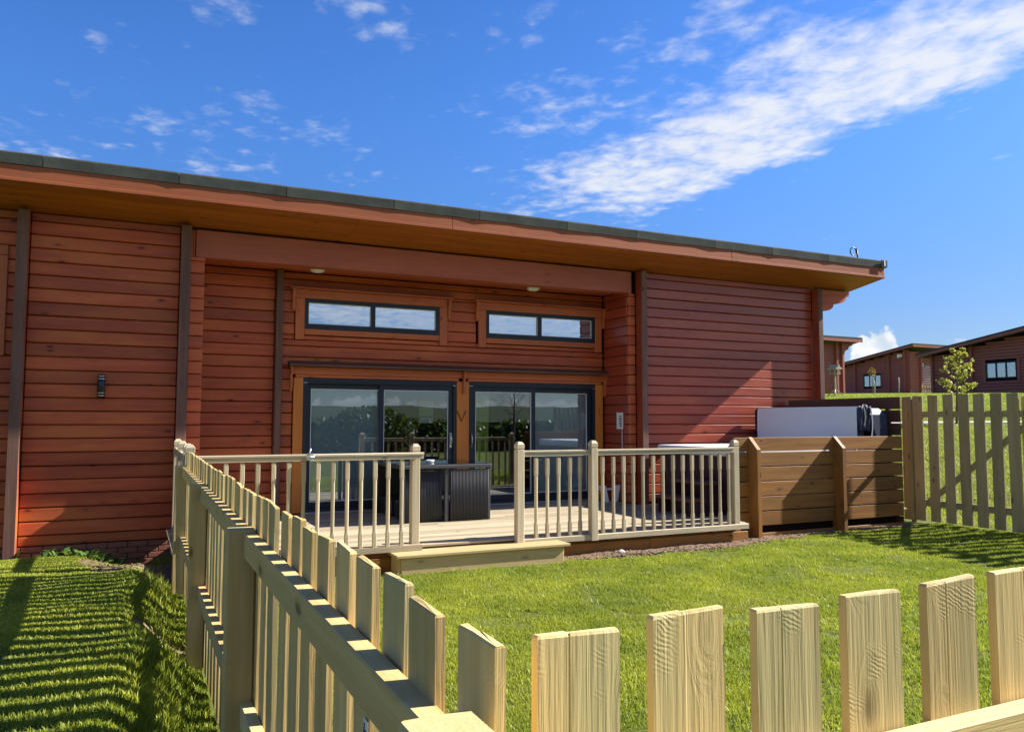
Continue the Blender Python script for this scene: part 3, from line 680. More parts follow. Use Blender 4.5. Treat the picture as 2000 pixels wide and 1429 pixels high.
q = MB(); q.loft(NAVY, [rrect(10.02, 10.16, 8.70, 10.93, .05, .86), rrect(10.01, 10.17, 8.68, 10.94, .05, .9), rrect(10.01, 10.18, 8.68, 10.94, .05, 1.78), rrect(10.04, 10.16, 8.71, 10.92, .05, 1.83)], True); q.build('cover_half', cv)
q = MB(); q.loft(NAVY, [rrect(10.40, 10.66, 8.64, 10.93, .05, .86), rrect(10.34, 10.66, 8.64, 10.94, .05, 1.3), rrect(10.19, 10.63, 8.64, 10.94, .06, 1.70), rrect(10.21, 10.52, 8.69, 10.92, .05, 1.80)], True); q.build('cover_half', cv)
q = MB()
n = 12; rgs = []
for j in range(n+1):
    z = .92+(1.825-.92)*j/n; bow = .014*math.sin(math.pi*j/n)
    rgs.append([(9.992-bow+.012*(j == n), 8.69, z), (9.985-bow+.012*(j == n), 9.2, z+.003), (9.985-bow+.012*(j == n), 10.3, z+.004), (9.992-bow+.012*(j == n), 10.82, z), (10.009, 10.82, z), (10.009, 8.69, z)])
q.loft(LINER, rgs); q.build('liner', cv)
# crumpled black skirt and straps hanging over the near end
vs = []; rings = []
for j in range(9):
    rg_ = []
    for k in range(13):
        u_ = k/12; x = 10.02+.24*u_; wv = .022*math.sin(u_*17+j*.5)+.012*mnoise.noise((u_*6, j*.7, 3))
        rg_.append((x, 8.655+wv*.8, 1.84-.05*j-.02*math.sin(u_*9)))
    rings.append(rg_ + [(p[0], p[1]+.012, p[2]) for p in reversed(rg_)])
q = MB(); q.loft(NAVY, rings, True, True); q.build('skirt', cv)
for xs, l in ((10.07, .30), (10.22, .5)):
    q = MB(); q.loft(SILVER if xs < 10.1 else plain('strap_web', (.3, .31, .34), .6), [[(xs-.012+.04*math.sin(j*.5), 8.612, 1.83-l*j/6), (xs+.012+.04*math.sin(j*.5), 8.612, 1.83-l*j/6), (xs+.012+.04*math.sin(j*.5), 8.616, 1.83-l*j/6), (xs-.012+.04*math.sin(j*.5), 8.616, 1.83-l*j/6)] for j in range(7)]); q.build('strap', cv)
q = MB()
for yy in (8.70, 10.85): q.tube(BLACK, [(9.80, yy, .5), (9.86, yy, 1.0), (10.19, yy, 1.5), (10.19, yy, 1.80)], .016, 8)
q.tube(BLACK, [(10.19, 8.70, 1.79), (10.19, 10.85, 1.79)], .016, 8); q.box(BLACK, 9.77, 9.83, 8.66, 8.74, FLOOR, .6); q.box(BLACK, 9.77, 9.83, 10.81, 10.89, FLOOR, .6)
q.build('lifter_bar', cv)
ts = thing('tub_steps', 'two-tread brown tub steps seen through the balusters', 'steps', (7.3, 9.5, FLOOR))
for x0, x1, z in ((7.06, 7.38, .45), (7.34, 7.66, .68)):
    bx('tread', TREAD, x0, x1, 9.05, 9.85, z, z+.045, ts, .006); bx('riser', TUB, x0+.24, x0+.26, 9.08, 9.82, FLOOR+.01, z, ts, .003)
for y in (9.07, 9.80): q = MB(); q.prism(TUB, [(7.10, FLOOR+.005), (7.64, FLOOR+.005), (7.64, .678), (7.40, .678), (7.34, .448), (7.10, .448)], 'y', y, y+.03); q.build('side', ts)

# ------------------------------------------------------------------ rattan cube set
tb = thing('rattan_table', 'square black rattan table with dark glass top on the deck', 'table', (3.83, 10.75, FLOOR))
TX0, TX1, TY0, TY1 = 3.15, 4.46, 10.03, 11.46
bx('table_rim', RATTAN, TX0, TX1, TY0, TY1, .955, 1.005, tb, .008)
bx('tabletop', TGLASS, TX0+.02, TX1-.02, TY0+.02, TY1-.02, 1.007, 1.015, tb, .002)
for x in (TX0+.01, 3.776, TX1-.07):
    for y in (TY0+.02, TY1-.08):
        if 3.5 < x < 4 and y > 11: continue
        bx('leg', RATTAN, x, x+.055, y, y+.055, FLOOR+.003, .953, tb, .006)
def rattan_chair(name, label, x0, x1, y0, y1, flip=False):
    c = thing(name, label, 'chair', ((x0+x1)/2, (y0+y1)/2, FLOOR), 'rattan chairs tucked under the table')
    ym = y0 if not flip else y1
    bx('shell', BLACK, x0+.03, x1-.03, y0+.03, y1-.03, FLOOR+.02, .50, c, .02)
    bx('back_panel', BLACK, x0+.012, x1-.012, ym+.012 if not flip else ym-.05, ym+.05 if not flip else ym-.012, FLOOR+.008, .925, c, .012)
    q = MB(); n = int((x1-x0)/.021)
    for k in range(n):
        xx = x0+.012+(x1-x0-.024)*(k+.5)/n
        rr_ = .0078
        yy = ym+.010 if not flip else ym-.010
        q.loft(RATTAN, [[(xx+rr_*math.cos(a), yy+rr_*1.2*math.sin(a), z) for a in (0, 1.57, 3.14, 4.71)] for z in (FLOOR+.012, .5, .92)], True, True)
    w = q.build('weave', c); w['kind'] = 'stuff'
    q = MB(); q.tube(RATTAN, [(x0+.01, ym+.02 if not flip else ym-.02, .925), (x1-.01, ym+.02 if not flip else ym-.02, .925)], .013, 8); q.build('top_bead', c)
    return c
rattan_chair('rattan_chair', 'black rattan chair nearer the steps, its ribbed back fully open to view', 3.845, 4.43, 10.04, 10.70)
rattan_chair('rattan_chair', 'black rattan chair half hidden behind the capped railing post', 3.22, 3.765, 10.09, 10.70)
rattan_chair('rattan_chair', 'black rattan chair tucked in on the door side of the table', 3.845, 4.43, 10.80, 11.44, True)
rattan_chair('rattan_chair', 'black rattan chair in the dark far corner under the table', 3.22, 3.765, 10.80, 11.44, True)
ash = thing('ashtray', 'small pale glass ashtray on the rattan table', 'ashtray', (3.72, 10.5, 1.016))
q = MB(); q.loft(SHELL, [[(3.72+r*math.cos(2*math.pi*k/16), 10.5+r*math.sin(2*math.pi*k/16), z) for k in range(16)] for r, z in ((.045, 1.016), (.06, 1.05), (.052, 1.05), (.038, 1.025))], True, True); q.build('bowl', ash)

# ------------------------------------------------------------------ picket fences
PZ, PX, PY = wood('pine', 'z'), wood('pine', 'x'), wood('pine', 'y')
def picket_mesh(w, th, h, seed, mat=None):
    rd = random.Random(seed); mb = MB(); n = 9
    a, b = -w/2, w/2
    tl = rd.uniform(-.006, .006); seam = rd.choice((.38, .6, .66, .44))
    rgs = []
    for z in (0, h*.5, h-.004, h):
        e = .002 if z == h else 0
        wob = rd.uniform(-.0012, .0012)
        def zz(x): return z if z < h-.01 else z + tl*(x/w) + (rd.uniform(-.0015, .0015) if z == h else 0)
        sm = a+(b-a)*seam; gd = .0035 if seed % 3 else 0.
        fr = [(sm-.002, -th/2+e), (sm, -th/2+e+gd), (sm+.002, -th/2+e+.0008)]
        bk_ = [(sm+.002, th/2-e-.0008), (sm, th/2-e-gd), (sm-.002, th/2-e)]
        pts = [(a+e+wob, -th/2+e)]+fr+[(b-e+wob, -th/2+e+.0008), (b-e*.5+wob, th/2-e-.0008)]+bk_+[(a+e*.5+wob, th/2-e)]
        rgs.append([(p[0], p[1], zz(p[0])) for p in pts])
    mb.loft(mat or PZ, rgs); o = mb.build('picket_source'); me = o.data; bpy.data.objects.remove(o); return me
PICK = [picket_mesh(.135, .017, 1.30, k) for k in range(6)]
def picket(par, x, y, z0, rz, mats=PICK, dz=0):
    o = link('picket', random.choice(mats), (x, y, z0+random.uniform(-.006, .006)+dz), par, (random.uniform(-.006, .006), random.uniform(-.006, .006), rz+random.uniform(-.01, .01))); return o
pf = thing('picket_fence', 'long new pine picket fence running from the near corner to the deck', 'fence', (.42, 4.5, 0), 'pine picket fences round the lawn')
for k in range(36):
    picket(pf, .4395, 1.04+.1976*k, .005 if k > 0 else .005, math.pi/2)
def fpost(par, x, y, h=1.18):
    q = MB(); q.loft(PZ, [sq(.05, -.2, .004, x, y), sq(.05, h-.03, .004, x, y), [(x+a, y+b, h-.012 if a < 0 else h) for a, b, _ in sq(.048, 0, .004)]] if False else [sq(.05, -.2, .004, x, y), sq(.05, h-.006, .004, x, y), sq(.047, h, .004, x, y)]); return q.build('post', par)
PYS = (.935, 3.265, 5.60, 7.95)
for y in PYS: fpost(pf, .378 if y > 1 else .358, y, 1.178 if y > 1 else 1.222)
for a, b in zip(PYS[:-1], PYS[1:]):
    for z0, z1 in ((1.075, 1.165), (.44, .53)): bx('rail', PY, .384, .4295, a+.052, b-.052, z0, z1, pf, .003)
bx('paper_tag', PAPER, .4296, .4302, 1.565, 1.60, .955, 1.005, pf, 0)
q = MB(); q.tube(INK, [(.4290, 1.583+.009*math.cos(a), .973+.011*math.sin(a)) for a in [2*math.pi*k/12 for k in range(13)]], .0016, 4, False); q.tube(INK, [(.4290, 1.592, .975), (.4290, 1.590, .997)], .0016, 4); q.build('tag_mark', pf)
ff = thing('picket_fence', 'near pine picket fence crossing the bottom of the view, rough sawn faces', 'fence', (3.5, .97, 0), 'pine picket fences round the lawn')
for k in range(11): picket(ff, .5725+.2*k, .998, .004, 0)
for y_, z0, z1 in ((.967, .977, 1.066), (.967, .22, .31)): bx('rail', PX, .46, 2.9, .944, .9885, z0, z1, ff, .003)
fpost(ff, 2.96, .93, 1.14)
GZm, GYm = wood('grey', 'z'), wood('grey', 'y')
PICKR = [picket_mesh(.172, .02, 1.99, 20+k, GZm) for k in range(4)]
gt = thing('garden_gate', 'tall picket gate with diagonal brace at the far end of the lawn', 'gate', (11.42, 8.0, 0))
GP = [(9.016, 8.821), (8.788, 8.613), (8.531, 8.353), (8.266, 8.09), (7.996, 7.839), (7.745, 7.59), (7.497, 7.333), (7.241, 7.073)]
for k, (a, b) in enumerate(GP[1:]): picket(gt, 11.41, (a+b)/2, .02, math.pi/2, PICKR, .0)
bx('top_rail', GYm, 11.422, 11.46, 7.05, 8.78, 1.66, 1.755, gt, .003); bx('bottom_rail', GYm, 11.422, 11.46, 7.05, 8.78, .245, .35, gt, .003)
L = math.hypot(1.75, 1.36); o = link('brace', box_mesh(.036, L, .09, GYm, .003), (11.442, 7.70, 1.0), gt, (math.atan2(-1.36, 1.75), 0, 0))
pr = thing('picket_fence', 'tall weathered picket fence beside the gate on the far edge of the lawn', 'fence', (11.42, 5, 0), 'pine picket fences round the lawn')
picket(pr, 11.41, 8.92, .01, math.pi/2, PICKR)
for k in range(17): picket(pr, 11.41, 6.90-.26*k, .0, math.pi/2, PICKR)
for z0 in (1.66, .25): bx('rail', GYm, 11.422, 11.46, 2.6, 6.98, z0, z0+.095, pr, .003)
for y in (8.835, 7.02, 4.7, 2.6): 
    bx('post', GZm, 11.462 if y < 8 else 11.43, 11.555 if y < 8 else 11.53, y-.03, y+.065, -.2, 1.96, pr, .004)

# ------------------------------------------------------------------ foliage, soil and lawn
def vnoise(x, y, s, seed=0):
    r = np.random.default_rng(seed); T = r.random((64, 64))
    X, Y = x*s, y*s; i = np.floor(X).astype(int); j = np.floor(Y).astype(int); fx = X-i; fy = Y-j
    fx = fx*fx*(3-2*fx); fy = fy*fy*(3-2*fy)
    a = T[i % 64, j % 64]; b = T[(i+1) % 64, j % 64]; c = T[i % 64, (j+1) % 64]; d = T[(i+1) % 64, (j+1) % 64]
    return (a*(1-fx)+b*fx)*(1-fy)+(c*(1-fx)+d*fx)*fy
def sample(n, x0, x1, y0, y1):
    return RNG.uniform(x0, x1, n), RNG.uniform(y0, y1, n)
def blades(x, y, h, w, lean, seg):
    n = len(x); z = height(x, y)
    a = RNG.uniform(0, 2*np.pi, n); la = RNG.uniform(0, 2*np.pi, n)
    dx, dy = np.cos(a)*w/2, np.sin(a)*w/2; lx, ly = np.cos(la)*lean*h, np.sin(la)*lean*h
    tint = np.clip(.55*vnoise(x, y, 1.3, 3)+.25*vnoise(x, y, 5., 4)+.35*RNG.random(n)-.08, 0, 1)
    if seg == 1:
        v = np.stack([np.stack([x-dx, y-dy, z-.004], -1), np.stack([x+dx, y+dy, z-.004], -1), np.stack([x+lx, y+ly, z+h], -1)], 1)
        pn = np.full(n, 3); lp = np.arange(3*n)
        return v.reshape(-1, 3), pn, lp, np.repeat(tint, 3)
    mx, my = lx*.35, ly*.35
    v = np.stack([np.stack([x-dx, y-dy, z-.004], -1), np.stack([x+dx, y+dy, z-.004], -1), np.stack([x+mx+dx*.8, y+my+dy*.8, z+h*.58], -1), np.stack([x+mx-dx*.8, y+my-dy*.8, z+h*.58], -1), np.stack([x+lx, y+ly, z+h*.96], -1)], 1)
    b = (np.arange(n)*5)[:, None]
    lp = np.concatenate([b+np.array([[0, 1, 2, 3]]), b+np.array([[3, 2, 4]])], 1).ravel()
    pn = np.tile([4, 3], n)
    return v.reshape(-1, 3), pn, lp, np.repeat(tint, 5)
def grass_obj(name, chunks):
    V, Pn, L, T = [], [], [], []; off = 0
    for v, pn, lp, tn in chunks: V.append(v); Pn.append(pn); L.append(lp+off); T.append(tn); off += len(v)
    o = link(name, raw_mesh(name, np.concatenate(V), np.concatenate(Pn), np.concatenate(L), [GRASS], False, np.concatenate(T))); o['kind'] = 'stuff'; return o
def keep_lawn(x, y):
    d = vnoise(x, y, 2.2, 11); d2 = vnoise(x, y, 7., 12)
    k = RNG.random(len(x)) < np.clip(.18+1.5*d*d2+.5*vnoise(x, y, 13., 14), .12, 1)
    k &= ~((x > 2.44) & (x < 4.56) & (y > 7.96))
    edge = 8.08 + .05*np.sin(x*3.1) - .22*sstep(x, 4.3, 5.2)*sstep(-x, -8.6, -7.6) + .05*vnoise(x, y, 6., 5)
    edge = np.where(x > 7.0, 8.02+.04*np.sin(x*3.1)+.40*np.clip((x-7.0)/1.9, 0, 1)+.06*vnoise(x, y, 6., 5), edge)
    k &= y < edge
    k &= y < 8.42
    # worn, bare spots
    sp = vnoise(x, y, 1.7, 21)*vnoise(x, y, 4.3, 22)
    k &= ~((sp > .45) & (RNG.random(len(x)) < .72))
    return k
ch = []
x, y = sample(400000, .47, 11.4, 1.0, 5.2); k = keep_lawn(x, y); x, y = x[k], y[k]; n = len(x)
ch.append(blades(x, y, RNG.uniform(.014, .042, n)*(.45+.9*vnoise(x, y, 6.5, 6)+.2*vnoise(x, y, 2., 7)), RNG.uniform(.004, .007, n), RNG.uniform(.2, 1.0, n), 2))
x, y = sample(480000, .55, 11.5, 5.2, 8.42); k = keep_lawn(x, y); x, y = x[k], y[k]; n = len(x)
ch.append(blades(x, y, RNG.uniform(.010, .032, n)*(.45+.9*vnoise(x, y, 6.5, 6)+.2*vnoise(x, y, 2., 7)), RNG.uniform(.005, .009, n), RNG.uniform(.2, 1.0, n), 1))
cx_, cy_ = sample(4200, .5, 11.3, 1.0, 8.2); k = keep_lawn(cx_, cy_) & (vnoise(cx_, cy_, 1.1, 41) > .35); cx_, cy_ = cx_[k], cy_[k]
x = np.repeat(cx_, 16)+RNG.normal(0, .022, len(cx_)*16); y = np.repeat(cy_, 16)+RNG.normal(0, .022, len(cy_)*16); n = len(x)
ch.append(blades(x, y, RNG.uniform(.020, .052, n), RNG.uniform(.004, .007, n), RNG.uniform(.3, 1.3, n), 2))
grass_obj('lawn_grass', ch)
ch = []
x, y = sample(430000, -3.2, .42, 2.6, 10.98)
soil = (((x-.02)*1.5)**2+((y-9.2)*.62)**2 < (.62+.25*vnoise(x, y, 3., 8))**2) | ((x-.2)**2+(y-6.0)**2 < .04)
k = ~(soil & (RNG.random(len(x)) < .96)) & ((x < .3) | (y < 8.2)) & ~((x > .325) & (x < .43) & (np.abs(((y-1.075) % 2.28)) < .1))
k &= RNG.random(len(x)) < np.clip(.15+.8*vnoise(x, y, 2.6, 15)+.5*vnoise(x, y, 11., 16), 0, 1)
x, y = x[k], y[k]; n = len(x)
edge_t = np.exp(-((x-.20)/.20)**2)*(y < 8.3)*(.4+1.2*vnoise(x, y, 4.2, 51)) + np.exp(-((y-10.95)/.25)**2)*(x > -1.0)*(x < .0)
ch.append(blades(x, y, RNG.uniform(.012, .030, n)*(.45+.7*vnoise(x, y, 5., 6)+3.0*edge_t*RNG.random(n)), RNG.uniform(.004, .008, n), RNG.uniform(.2, .9, n), 2))
grass_obj('verge_grass', ch)
ch = []
x, y = sample(420000, 11.7, 46, 3, 34); s_ = .64*x+.77*y
k = (s_ > 12) & (s_ < 50) & ((x > 13.2) | (y < 10.6)) & ~((s_ > 28.3) & (s_ < 29.75)) & (RNG.random(len(x)) < np.clip(1.2-s_/70, .35, 1)); x, y, s_ = x[k], y[k], s_[k]; n = len(x)
ch.append(blades(x, y, RNG.uniform(.04, .09, n), RNG.uniform(.012, .028, n), RNG.uniform(.2, .9, n), 1))
grass_obj('slope_grass', ch)
# loose soil and stones along the deck
def lumps(name, pts, mat, rmin, rmax, kind='stuff'):
    mb = bmesh.new()
    for (px_, py_) in pts:
        r = random.uniform(rmin, rmax); z = float(height(px_, py_))
        res = bmesh.ops.create_icosphere(mb, subdivisions=1, radius=r)
        sc_ = (random.uniform(.7, 1.4), random.uniform(.7, 1.4), random.uniform(.45, .8))
        for v in res['verts']: v.co = Vector((v.co.x*sc_[0], v.co.y*sc_[1], v.co.z*sc_[2]))*random.uniform(.75, 1.2) + Vector((px_, py_, z+r*.2))
    me = bpy.data.meshes.new(name); mb.to_mesh(me); mb.free(); me.materials.append(mat); o = link(name, me); o['kind'] = kind; return o
pts = [(random.uniform(4.55, 10.9), random.gauss(8.12, .11)) for _ in range(1500)]
pts = [(a, min(b, 8.33)) if a < 7.3 else (a, min(b+.40*min(1, max(0, (a-7.0)/1.9)), 8.53)) for a, b in pts]
lumps('soil_clods', pts, CLOD, .008, .032)
lumps('soil_crumbs', [(random.gauss(.02, .22), random.gauss(9.2, .6)) for _ in range(260)], CLOD, .005, .018)
sv, sq_ = [], []
for k in range(66):
    xx = 4.5+.1*k; e0 = 8.02+.04*math.sin(k*.9)+.40*min(1, max(0, (xx-7.0)/1.9))
    for yy in (e0, e0+.10, 8.56 if xx > 7.5 else 8.40): sv.append((xx, yy, float(height(xx, yy))+.012+.006*math.sin(k*2.3+yy*9)))
    if k:
        b = (k-1)*3
        for j in range(2): sq_.append((b+j, b+j+1, b+j+4, b+j+3))
so_ = link('soil_strip', raw_mesh('soil_strip', np.array(sv), np.full(len(sq_), 4), np.array(sq_).ravel(), [plain('soil', (.15, .10, .065), .95, 0, .1, .5, 1.)], True)); so_['kind'] = 'structure'
def stone(name, label, x, y, r, mat):
    mb = bmesh.new(); bmesh.ops.create_icosphere(mb, subdivisions=2, radius=r)
    for v in mb.verts: v.co *= 1+.25*mnoise.noise(v.co*18+Vector((x, y, 0))); v.co.z *= .6
    me = bpy.data.meshes.new(name); mb.to_mesh(me); mb.free(); me.materials.append(mat)
    return tag(link(name, me, (x, y, float(height(x, y))+r*.35)), label, 'stone')
stone('stone', 'pale stone on bare earth against the brick plinth', .07, 10.72, .06, STONE)
stone('stone', 'reddish stone at the foot of the picket fence post', .50, 5.75, .045, BRICK)
stone('stone', 'pale stone in the soil below the railing', 5.35, 8.17, .05, STONE)
cn_ = MB(); cn_.tube(plain('cane', (.55, .44, .25), .6), [(-.34, 8.16, .19), (-.16, 8.03, .13), (.06, 7.92, .055)], .009, 7); tag(cn_.build('bamboo_cane'), 'thin pale cane lying across the bare earth patch', 'cane')
def leaf_cloud(name, pts, size, mat, par=None, aspect=.55):
    n = len(pts); c = np.asarray(pts, float)
    d = RNG.normal(size=(n, 3)); d /= np.linalg.norm(d, axis=1)[:, None]
    e = np.cross(d, RNG.normal(size=(n, 3))); e /= np.linalg.norm(e, axis=1)[:, None]
    s = RNG.uniform(.6, 1.3, n)[:, None]*size
    f = np.cross(d, e)
    v = np.stack([c-d*s, c+e*s*aspect+f*s*.15, c+d*s, c-e*s*aspect+f*s*.15], 1).reshape(-1, 3)
    return link(name, raw_mesh(name, v, np.full(n, 4), np.arange(4*n), [mat], False, np.repeat(RNG.random(n), 4)), (0, 0, 0), par)
wd = thing('weed_clump', 'broad-leaved green weeds at the foot of the plank wall', 'weed', (-.45, 10.85, 0))
ch = []; mbv = []; tn = []
for k in range(170):
    bx_, by_ = random.gauss(-.42, .22), random.gauss(10.80, .07); z = float(height(bx_, by_)); a = random.uniform(0, 6.28); l = random.uniform(.10, .26); w_ = random.uniform(.015, .04)
    d_ = Vector((math.cos(a), math.sin(a), 0)); n_ = Vector((-d_.y, d_.x, 0)); b0 = Vector((bx_, by_, z)); m1 = b0+d_*l*.4+Vector((0, 0, l*.6)); tip = b0+d_*l*.95+Vector((0, 0, l*.62))
    mbv += [b0, m1+n_*w_, tip, m1-n_*w_]; tn += [random.random()]*4
link('leaves', raw_mesh('leaves', np.array([tuple(v) for v in mbv]), np.full(len(mbv)//4, 4), np.arange(len(mbv)), [WEED], False, tn), (0, 0, 0), wd)
def tree(name, label, cat, base, h, spread, nb, nl, lsize, mat, trunk_r, bare=False, lo=.3, lean=(0, 0), group=None):
    tr = thing(name, label, cat, base, group); q = MB(); b = Vector(base)
    top = b+Vector((lean[0], lean[1], h*.96)); mid = b+Vector((lean[0]*.3, lean[1]*.3, h*.5))
    q.tube(BARK, [b-Vector((0, 0, .1)), b+(mid-b)*.5, mid, mid+(top-mid)*.5, top], [trunk_r*1.2, trunk_r, trunk_r*.75, trunk_r*.45, .006], 8)
    pts = []
    for k in range(nb):
        f = lo+(1-lo)*(k+random.random())/nb; a = k*2.4+random.uniform(-.5, .5)
        p0 = b+(top-b)*f; ln = spread*(1.12-f)**.7*random.uniform(.6, 1.15); up = random.uniform(.45, .95)
        d_ = Vector((math.cos(a), math.sin(a), up)).normalized()
        p1 = p0+d_*ln*.5+Vector((0, 0, -.03*ln)); p2 = p0+d_*ln+Vector((0, 0, .10*ln))
        q.tube(BARK, [p0, p1, p2], [trunk_r*.35*(1.2-f), trunk_r*.22*(1.2-f), .003], 5)
        subs = [(p0, p1), (p1, p2)]
        for s_ in range(4 if not bare else 6):
            st = p0+(p2-p0)*random.uniform(.3, .95); e_ = st+Vector((random.gauss(0, 1), random.gauss(0, 1), random.gauss(.5, .6))).normalized()*ln*random.uniform(.2, .45)
            q.tube(BARK, [st, e_], [trunk_r*.1, .002], 4); subs.append((st, e_))
        for s_ in range(nl//nb):
            a_, c_ = random.choice(subs); f2 = random.random()**.7; r_ = .035*h*.5
            pts.append(tuple(a_+(c_-a_)*f2+Vector((random.gauss(0, r_*.45), random.gauss(0, r_*.45), random.gauss(0, r_*.4)))))
    q.build('trunk', tr)
    if pts and not bare: leaf_cloud('crown', pts, lsize, mat, tr)
    return tr
hz = lambda x, y: (x, y, float(height(x, y)))
tree('young_tree', 'slim young tree with yellow-green leaves beyond the gate', 'tree', hz(24.4, 17.2), 2.50, 1.08, 16, 1350, .050, LEAF, .035, False, .30, (.18, -.12))
tree('sapling', 'spindly staked sapling with a few coppery leaves before the distant cabin window', 'sapling', hz(50.6, 42.4), 2.0, .8, 7, 130, .09, LEAFR, .03, False, .62)
for (x, y, hh, lab) in ((49.03, 40.92, .95, 'short pale stake beside the coppery sapling'), (50.6, 40.1, 1.2, 'taller pale stake standing alone by the distant gable')):
    st = thing('stake', lab, 'stake', hz(x, y)); z = float(height(x, y)); q = MB(); q.tube(wood('rail', 'z'), [(x, y, z-.1), (x+.03, y, z+hh*.6), (x, y, z+hh)], .05, 6); q.build('pole', st)
bt = thing('bird_table', 'pale wooden bird table on splayed feet at the lawn crest', 'bird table', hz(30.4, 27.6)); z = float(height(30.4, 27.6)); q = MB()
X, Y = 30.4, 27.6
q.box(RW, X-.035, X+.035, Y-.035, Y+.035, z, z+1.05); q.build('post', bt)
q = MB()
for a in (0, 1.57, 3.14, 4.71): q.tube(RW, [(X+.02*math.cos(a+.6), Y+.02*math.sin(a+.6), z+.30), (X+.36*math.cos(a+.6), Y+.36*math.sin(a+.6), z+.01)], .028, 6)
q.build('feet', bt); q = MB(); q.box(RW, X-.19, X+.19, Y-.18, Y+.18, z+1.05, z+1.09)
for a in (-.15, .15):
    for b in (-.14, .16): q.box(RW, X+a-.02, X+a+.02, Y+b-.02, Y+b+.02, z+1.09, z+1.30)
q.build('table', bt); q = MB(); q.prism(RW, [(X-.23, z+1.28), (X+.23, z+1.28), (X+.20, z+1.34), (X+.04, z+1.42), (X+.04, z+1.5), (X-.04, z+1.5), (X-.04, z+1.42), (X-.20, z+1.34)], 'y', Y-.26, Y+.26); q.build('roof', bt)

# ------------------------------------------------------------------ cabins on the rise
FARX, FARY, FARZ = wood('far', 'x'), wood('far', 'y'), wood('far', 'z')
def clad_side(mb, x, y0, y1, z0, zt0, zt1, holes=()):
    """rows of boards on the wall facing -x; the top edge slopes from zt0 (at y0) to zt1 (at y1)"""
    mb.prism(DARKGAP, [(y0, z0), (y1, z0), (y1, zt1), (y0, zt0)], 'x', x+.03, x+.2)
    z = z0
    while z < max(zt0, zt1):
        a, b = z+.012, min(z+.168, max(zt0, zt1))
        def ytop(zz): return y1 if zz <= min(zt0, zt1) else y0+(zz-zt0)/(zt1-zt0)*(y1-y0)
        ye = ytop(b)
        spans = [(y0, ye)]
        for ha, hb, hz0, hz1 in holes:
            if b > hz0 and a < hz1: spans = [s for u in spans for s in ((u[0], min(u[1], ha)), (max(u[0], hb), u[1])) if s[1]-s[0] > .05]
        for s0, s1 in spans:
            if s1-s0 > .05: mb.box(FARY, x, x+.05, s0, s1, a, b)
        z += .18
def far_window(par, x, y0, y1, z0, z1, n=3):
    wn = link('window', None, (x, (y0+y1)/2, z0), par)
    q = MB(); w = .07
    q.box(FRAME, x-.03, x+.05, y0, y1, z1-w, z1); q.box(FRAME, x-.03, x+.05, y0, y1, z0, z0+w)
    for k in range(n+1): yy = y0+(y1-y0-w)*k/n; q.box(FRAME, x-.03, x+.05, yy, yy+w, z0+w, z1-w)
    q.build('frame', wn)
    for k in range(n):
        a = y0+(y1-y0-w)*k/n+w; b = y0+(y1-y0-w)*(k+1)/n
        bx('pane', PANEF, x+.01, x+.02, a, b, z0+w, z1-w, wn, 0); 
    bx('blind', BLINDM, x+.07, x+.09, y0+w, y1-w, z0+w, z1-w, wn, 0)
    q = MB(); q.box(FARY, x-.06, x, y0-.35, y1+.35, z1+.16, z1+.22); q.box(FARZ, x-.03, x, y0-.18, y0-.02, z0-.25, z1+.15); q.box(FARZ, x-.03, x, y1+.02, y1+.18, z0-.25, z1+.15); q.build('trim', wn)
# nearer of the two gables
fc = thing('log_cabin', 'dark red log cabin with long rising gable, three-pane window and young tree before it', 'cabin', (47, 30, 3.2), 'log cabins on the rise')
x = 46.; y0, y1 = 24.5, 34.0; zb = 3.1
zt = lambda y: 5.72+(34.3-y)*.155
q = MB(); clad_side(q, x, y0, y1, zb, zt(y0), zt(y1), ((28.45, 30.5, 4.1, 5.15),)); o = q.build('cladding', fc); o['kind'] = 'stuff'
q = MB(); q.prism(FELT, [(y0-1, zt(y0-1)+.02), (34.6, zt(34.6)+.02), (34.6, zt(34.6)+.26), (y0-1, zt(y0-1)+.26)], 'x', 45.3, 58); rf2 = q.build('roof', fc)
q = MB(); q.prism(FARY, [(y0-1, zt(y0-1)-.03), (34.6, zt(34.6)-.03), (34.6, zt(34.6)+.14), (y0-1, zt(y0-1)+.14)], 'x', 45.24, 45.30); q.build('verge_board', fc)
far_window(fc, x-.02, 28.55, 30.4, 4.13, 5.10)
for yy in (31.25, 33.9): q = MB(); q.box(FARZ, x-.15, x, yy-.07, yy+.07, zb-.1, zt(yy)); q.build('post', fc)
q = MB(); q.box(FARX, 46.05, 57, 33.8, 34, zb, 5.7); q.box(FARX, 46.05, 57, 24.5, 24.7, zb, 7.1); q.build('end_wall', fc)
# gable with the brick-red pier
fm = thing('log_cabin', 'distant log cabin whose gable and lit front pier show past the bird table', 'cabin', (70, 56, 4.3), 'log cabins on the rise')
x = 67.4; y0, y1 = 52.15, 60.1; zb = 4.2
zt = lambda y: 7.35+(60.1-y)*.158
q = MB(); clad_side(q, x, y0, y1, zb, zt(y0), zt(y1), ((55.3, 57.6, 5.0, 6.3),))
q.prism(DARKGAP, [(67.42, zb), (68.75, zb), (68.75, 8.3), (67.42, 8.3)], 'y', 52.18, 52.3)
z = zb
while z < 8.2: q.box(FARX, 67.4, 68.75, 52.1, 52.15, z+.012, z+.168); z += .18
z = zb
while z < 8.2: q.box(FARX, 68.8, 76, 53.2, 53.25, z+.012, z+.168); z += .18
o = q.build('cladding', fm); o['kind'] = 'stuff'
q = MB(); q.prism(FELT, [(51.2, zt(51.2)+.02), (60.6, zt(60.6)+.02), (60.6, zt(60.6)+.28), (51.2, zt(51.2)+.28)], 'x', 66.7, 78); q.build('roof', fm)
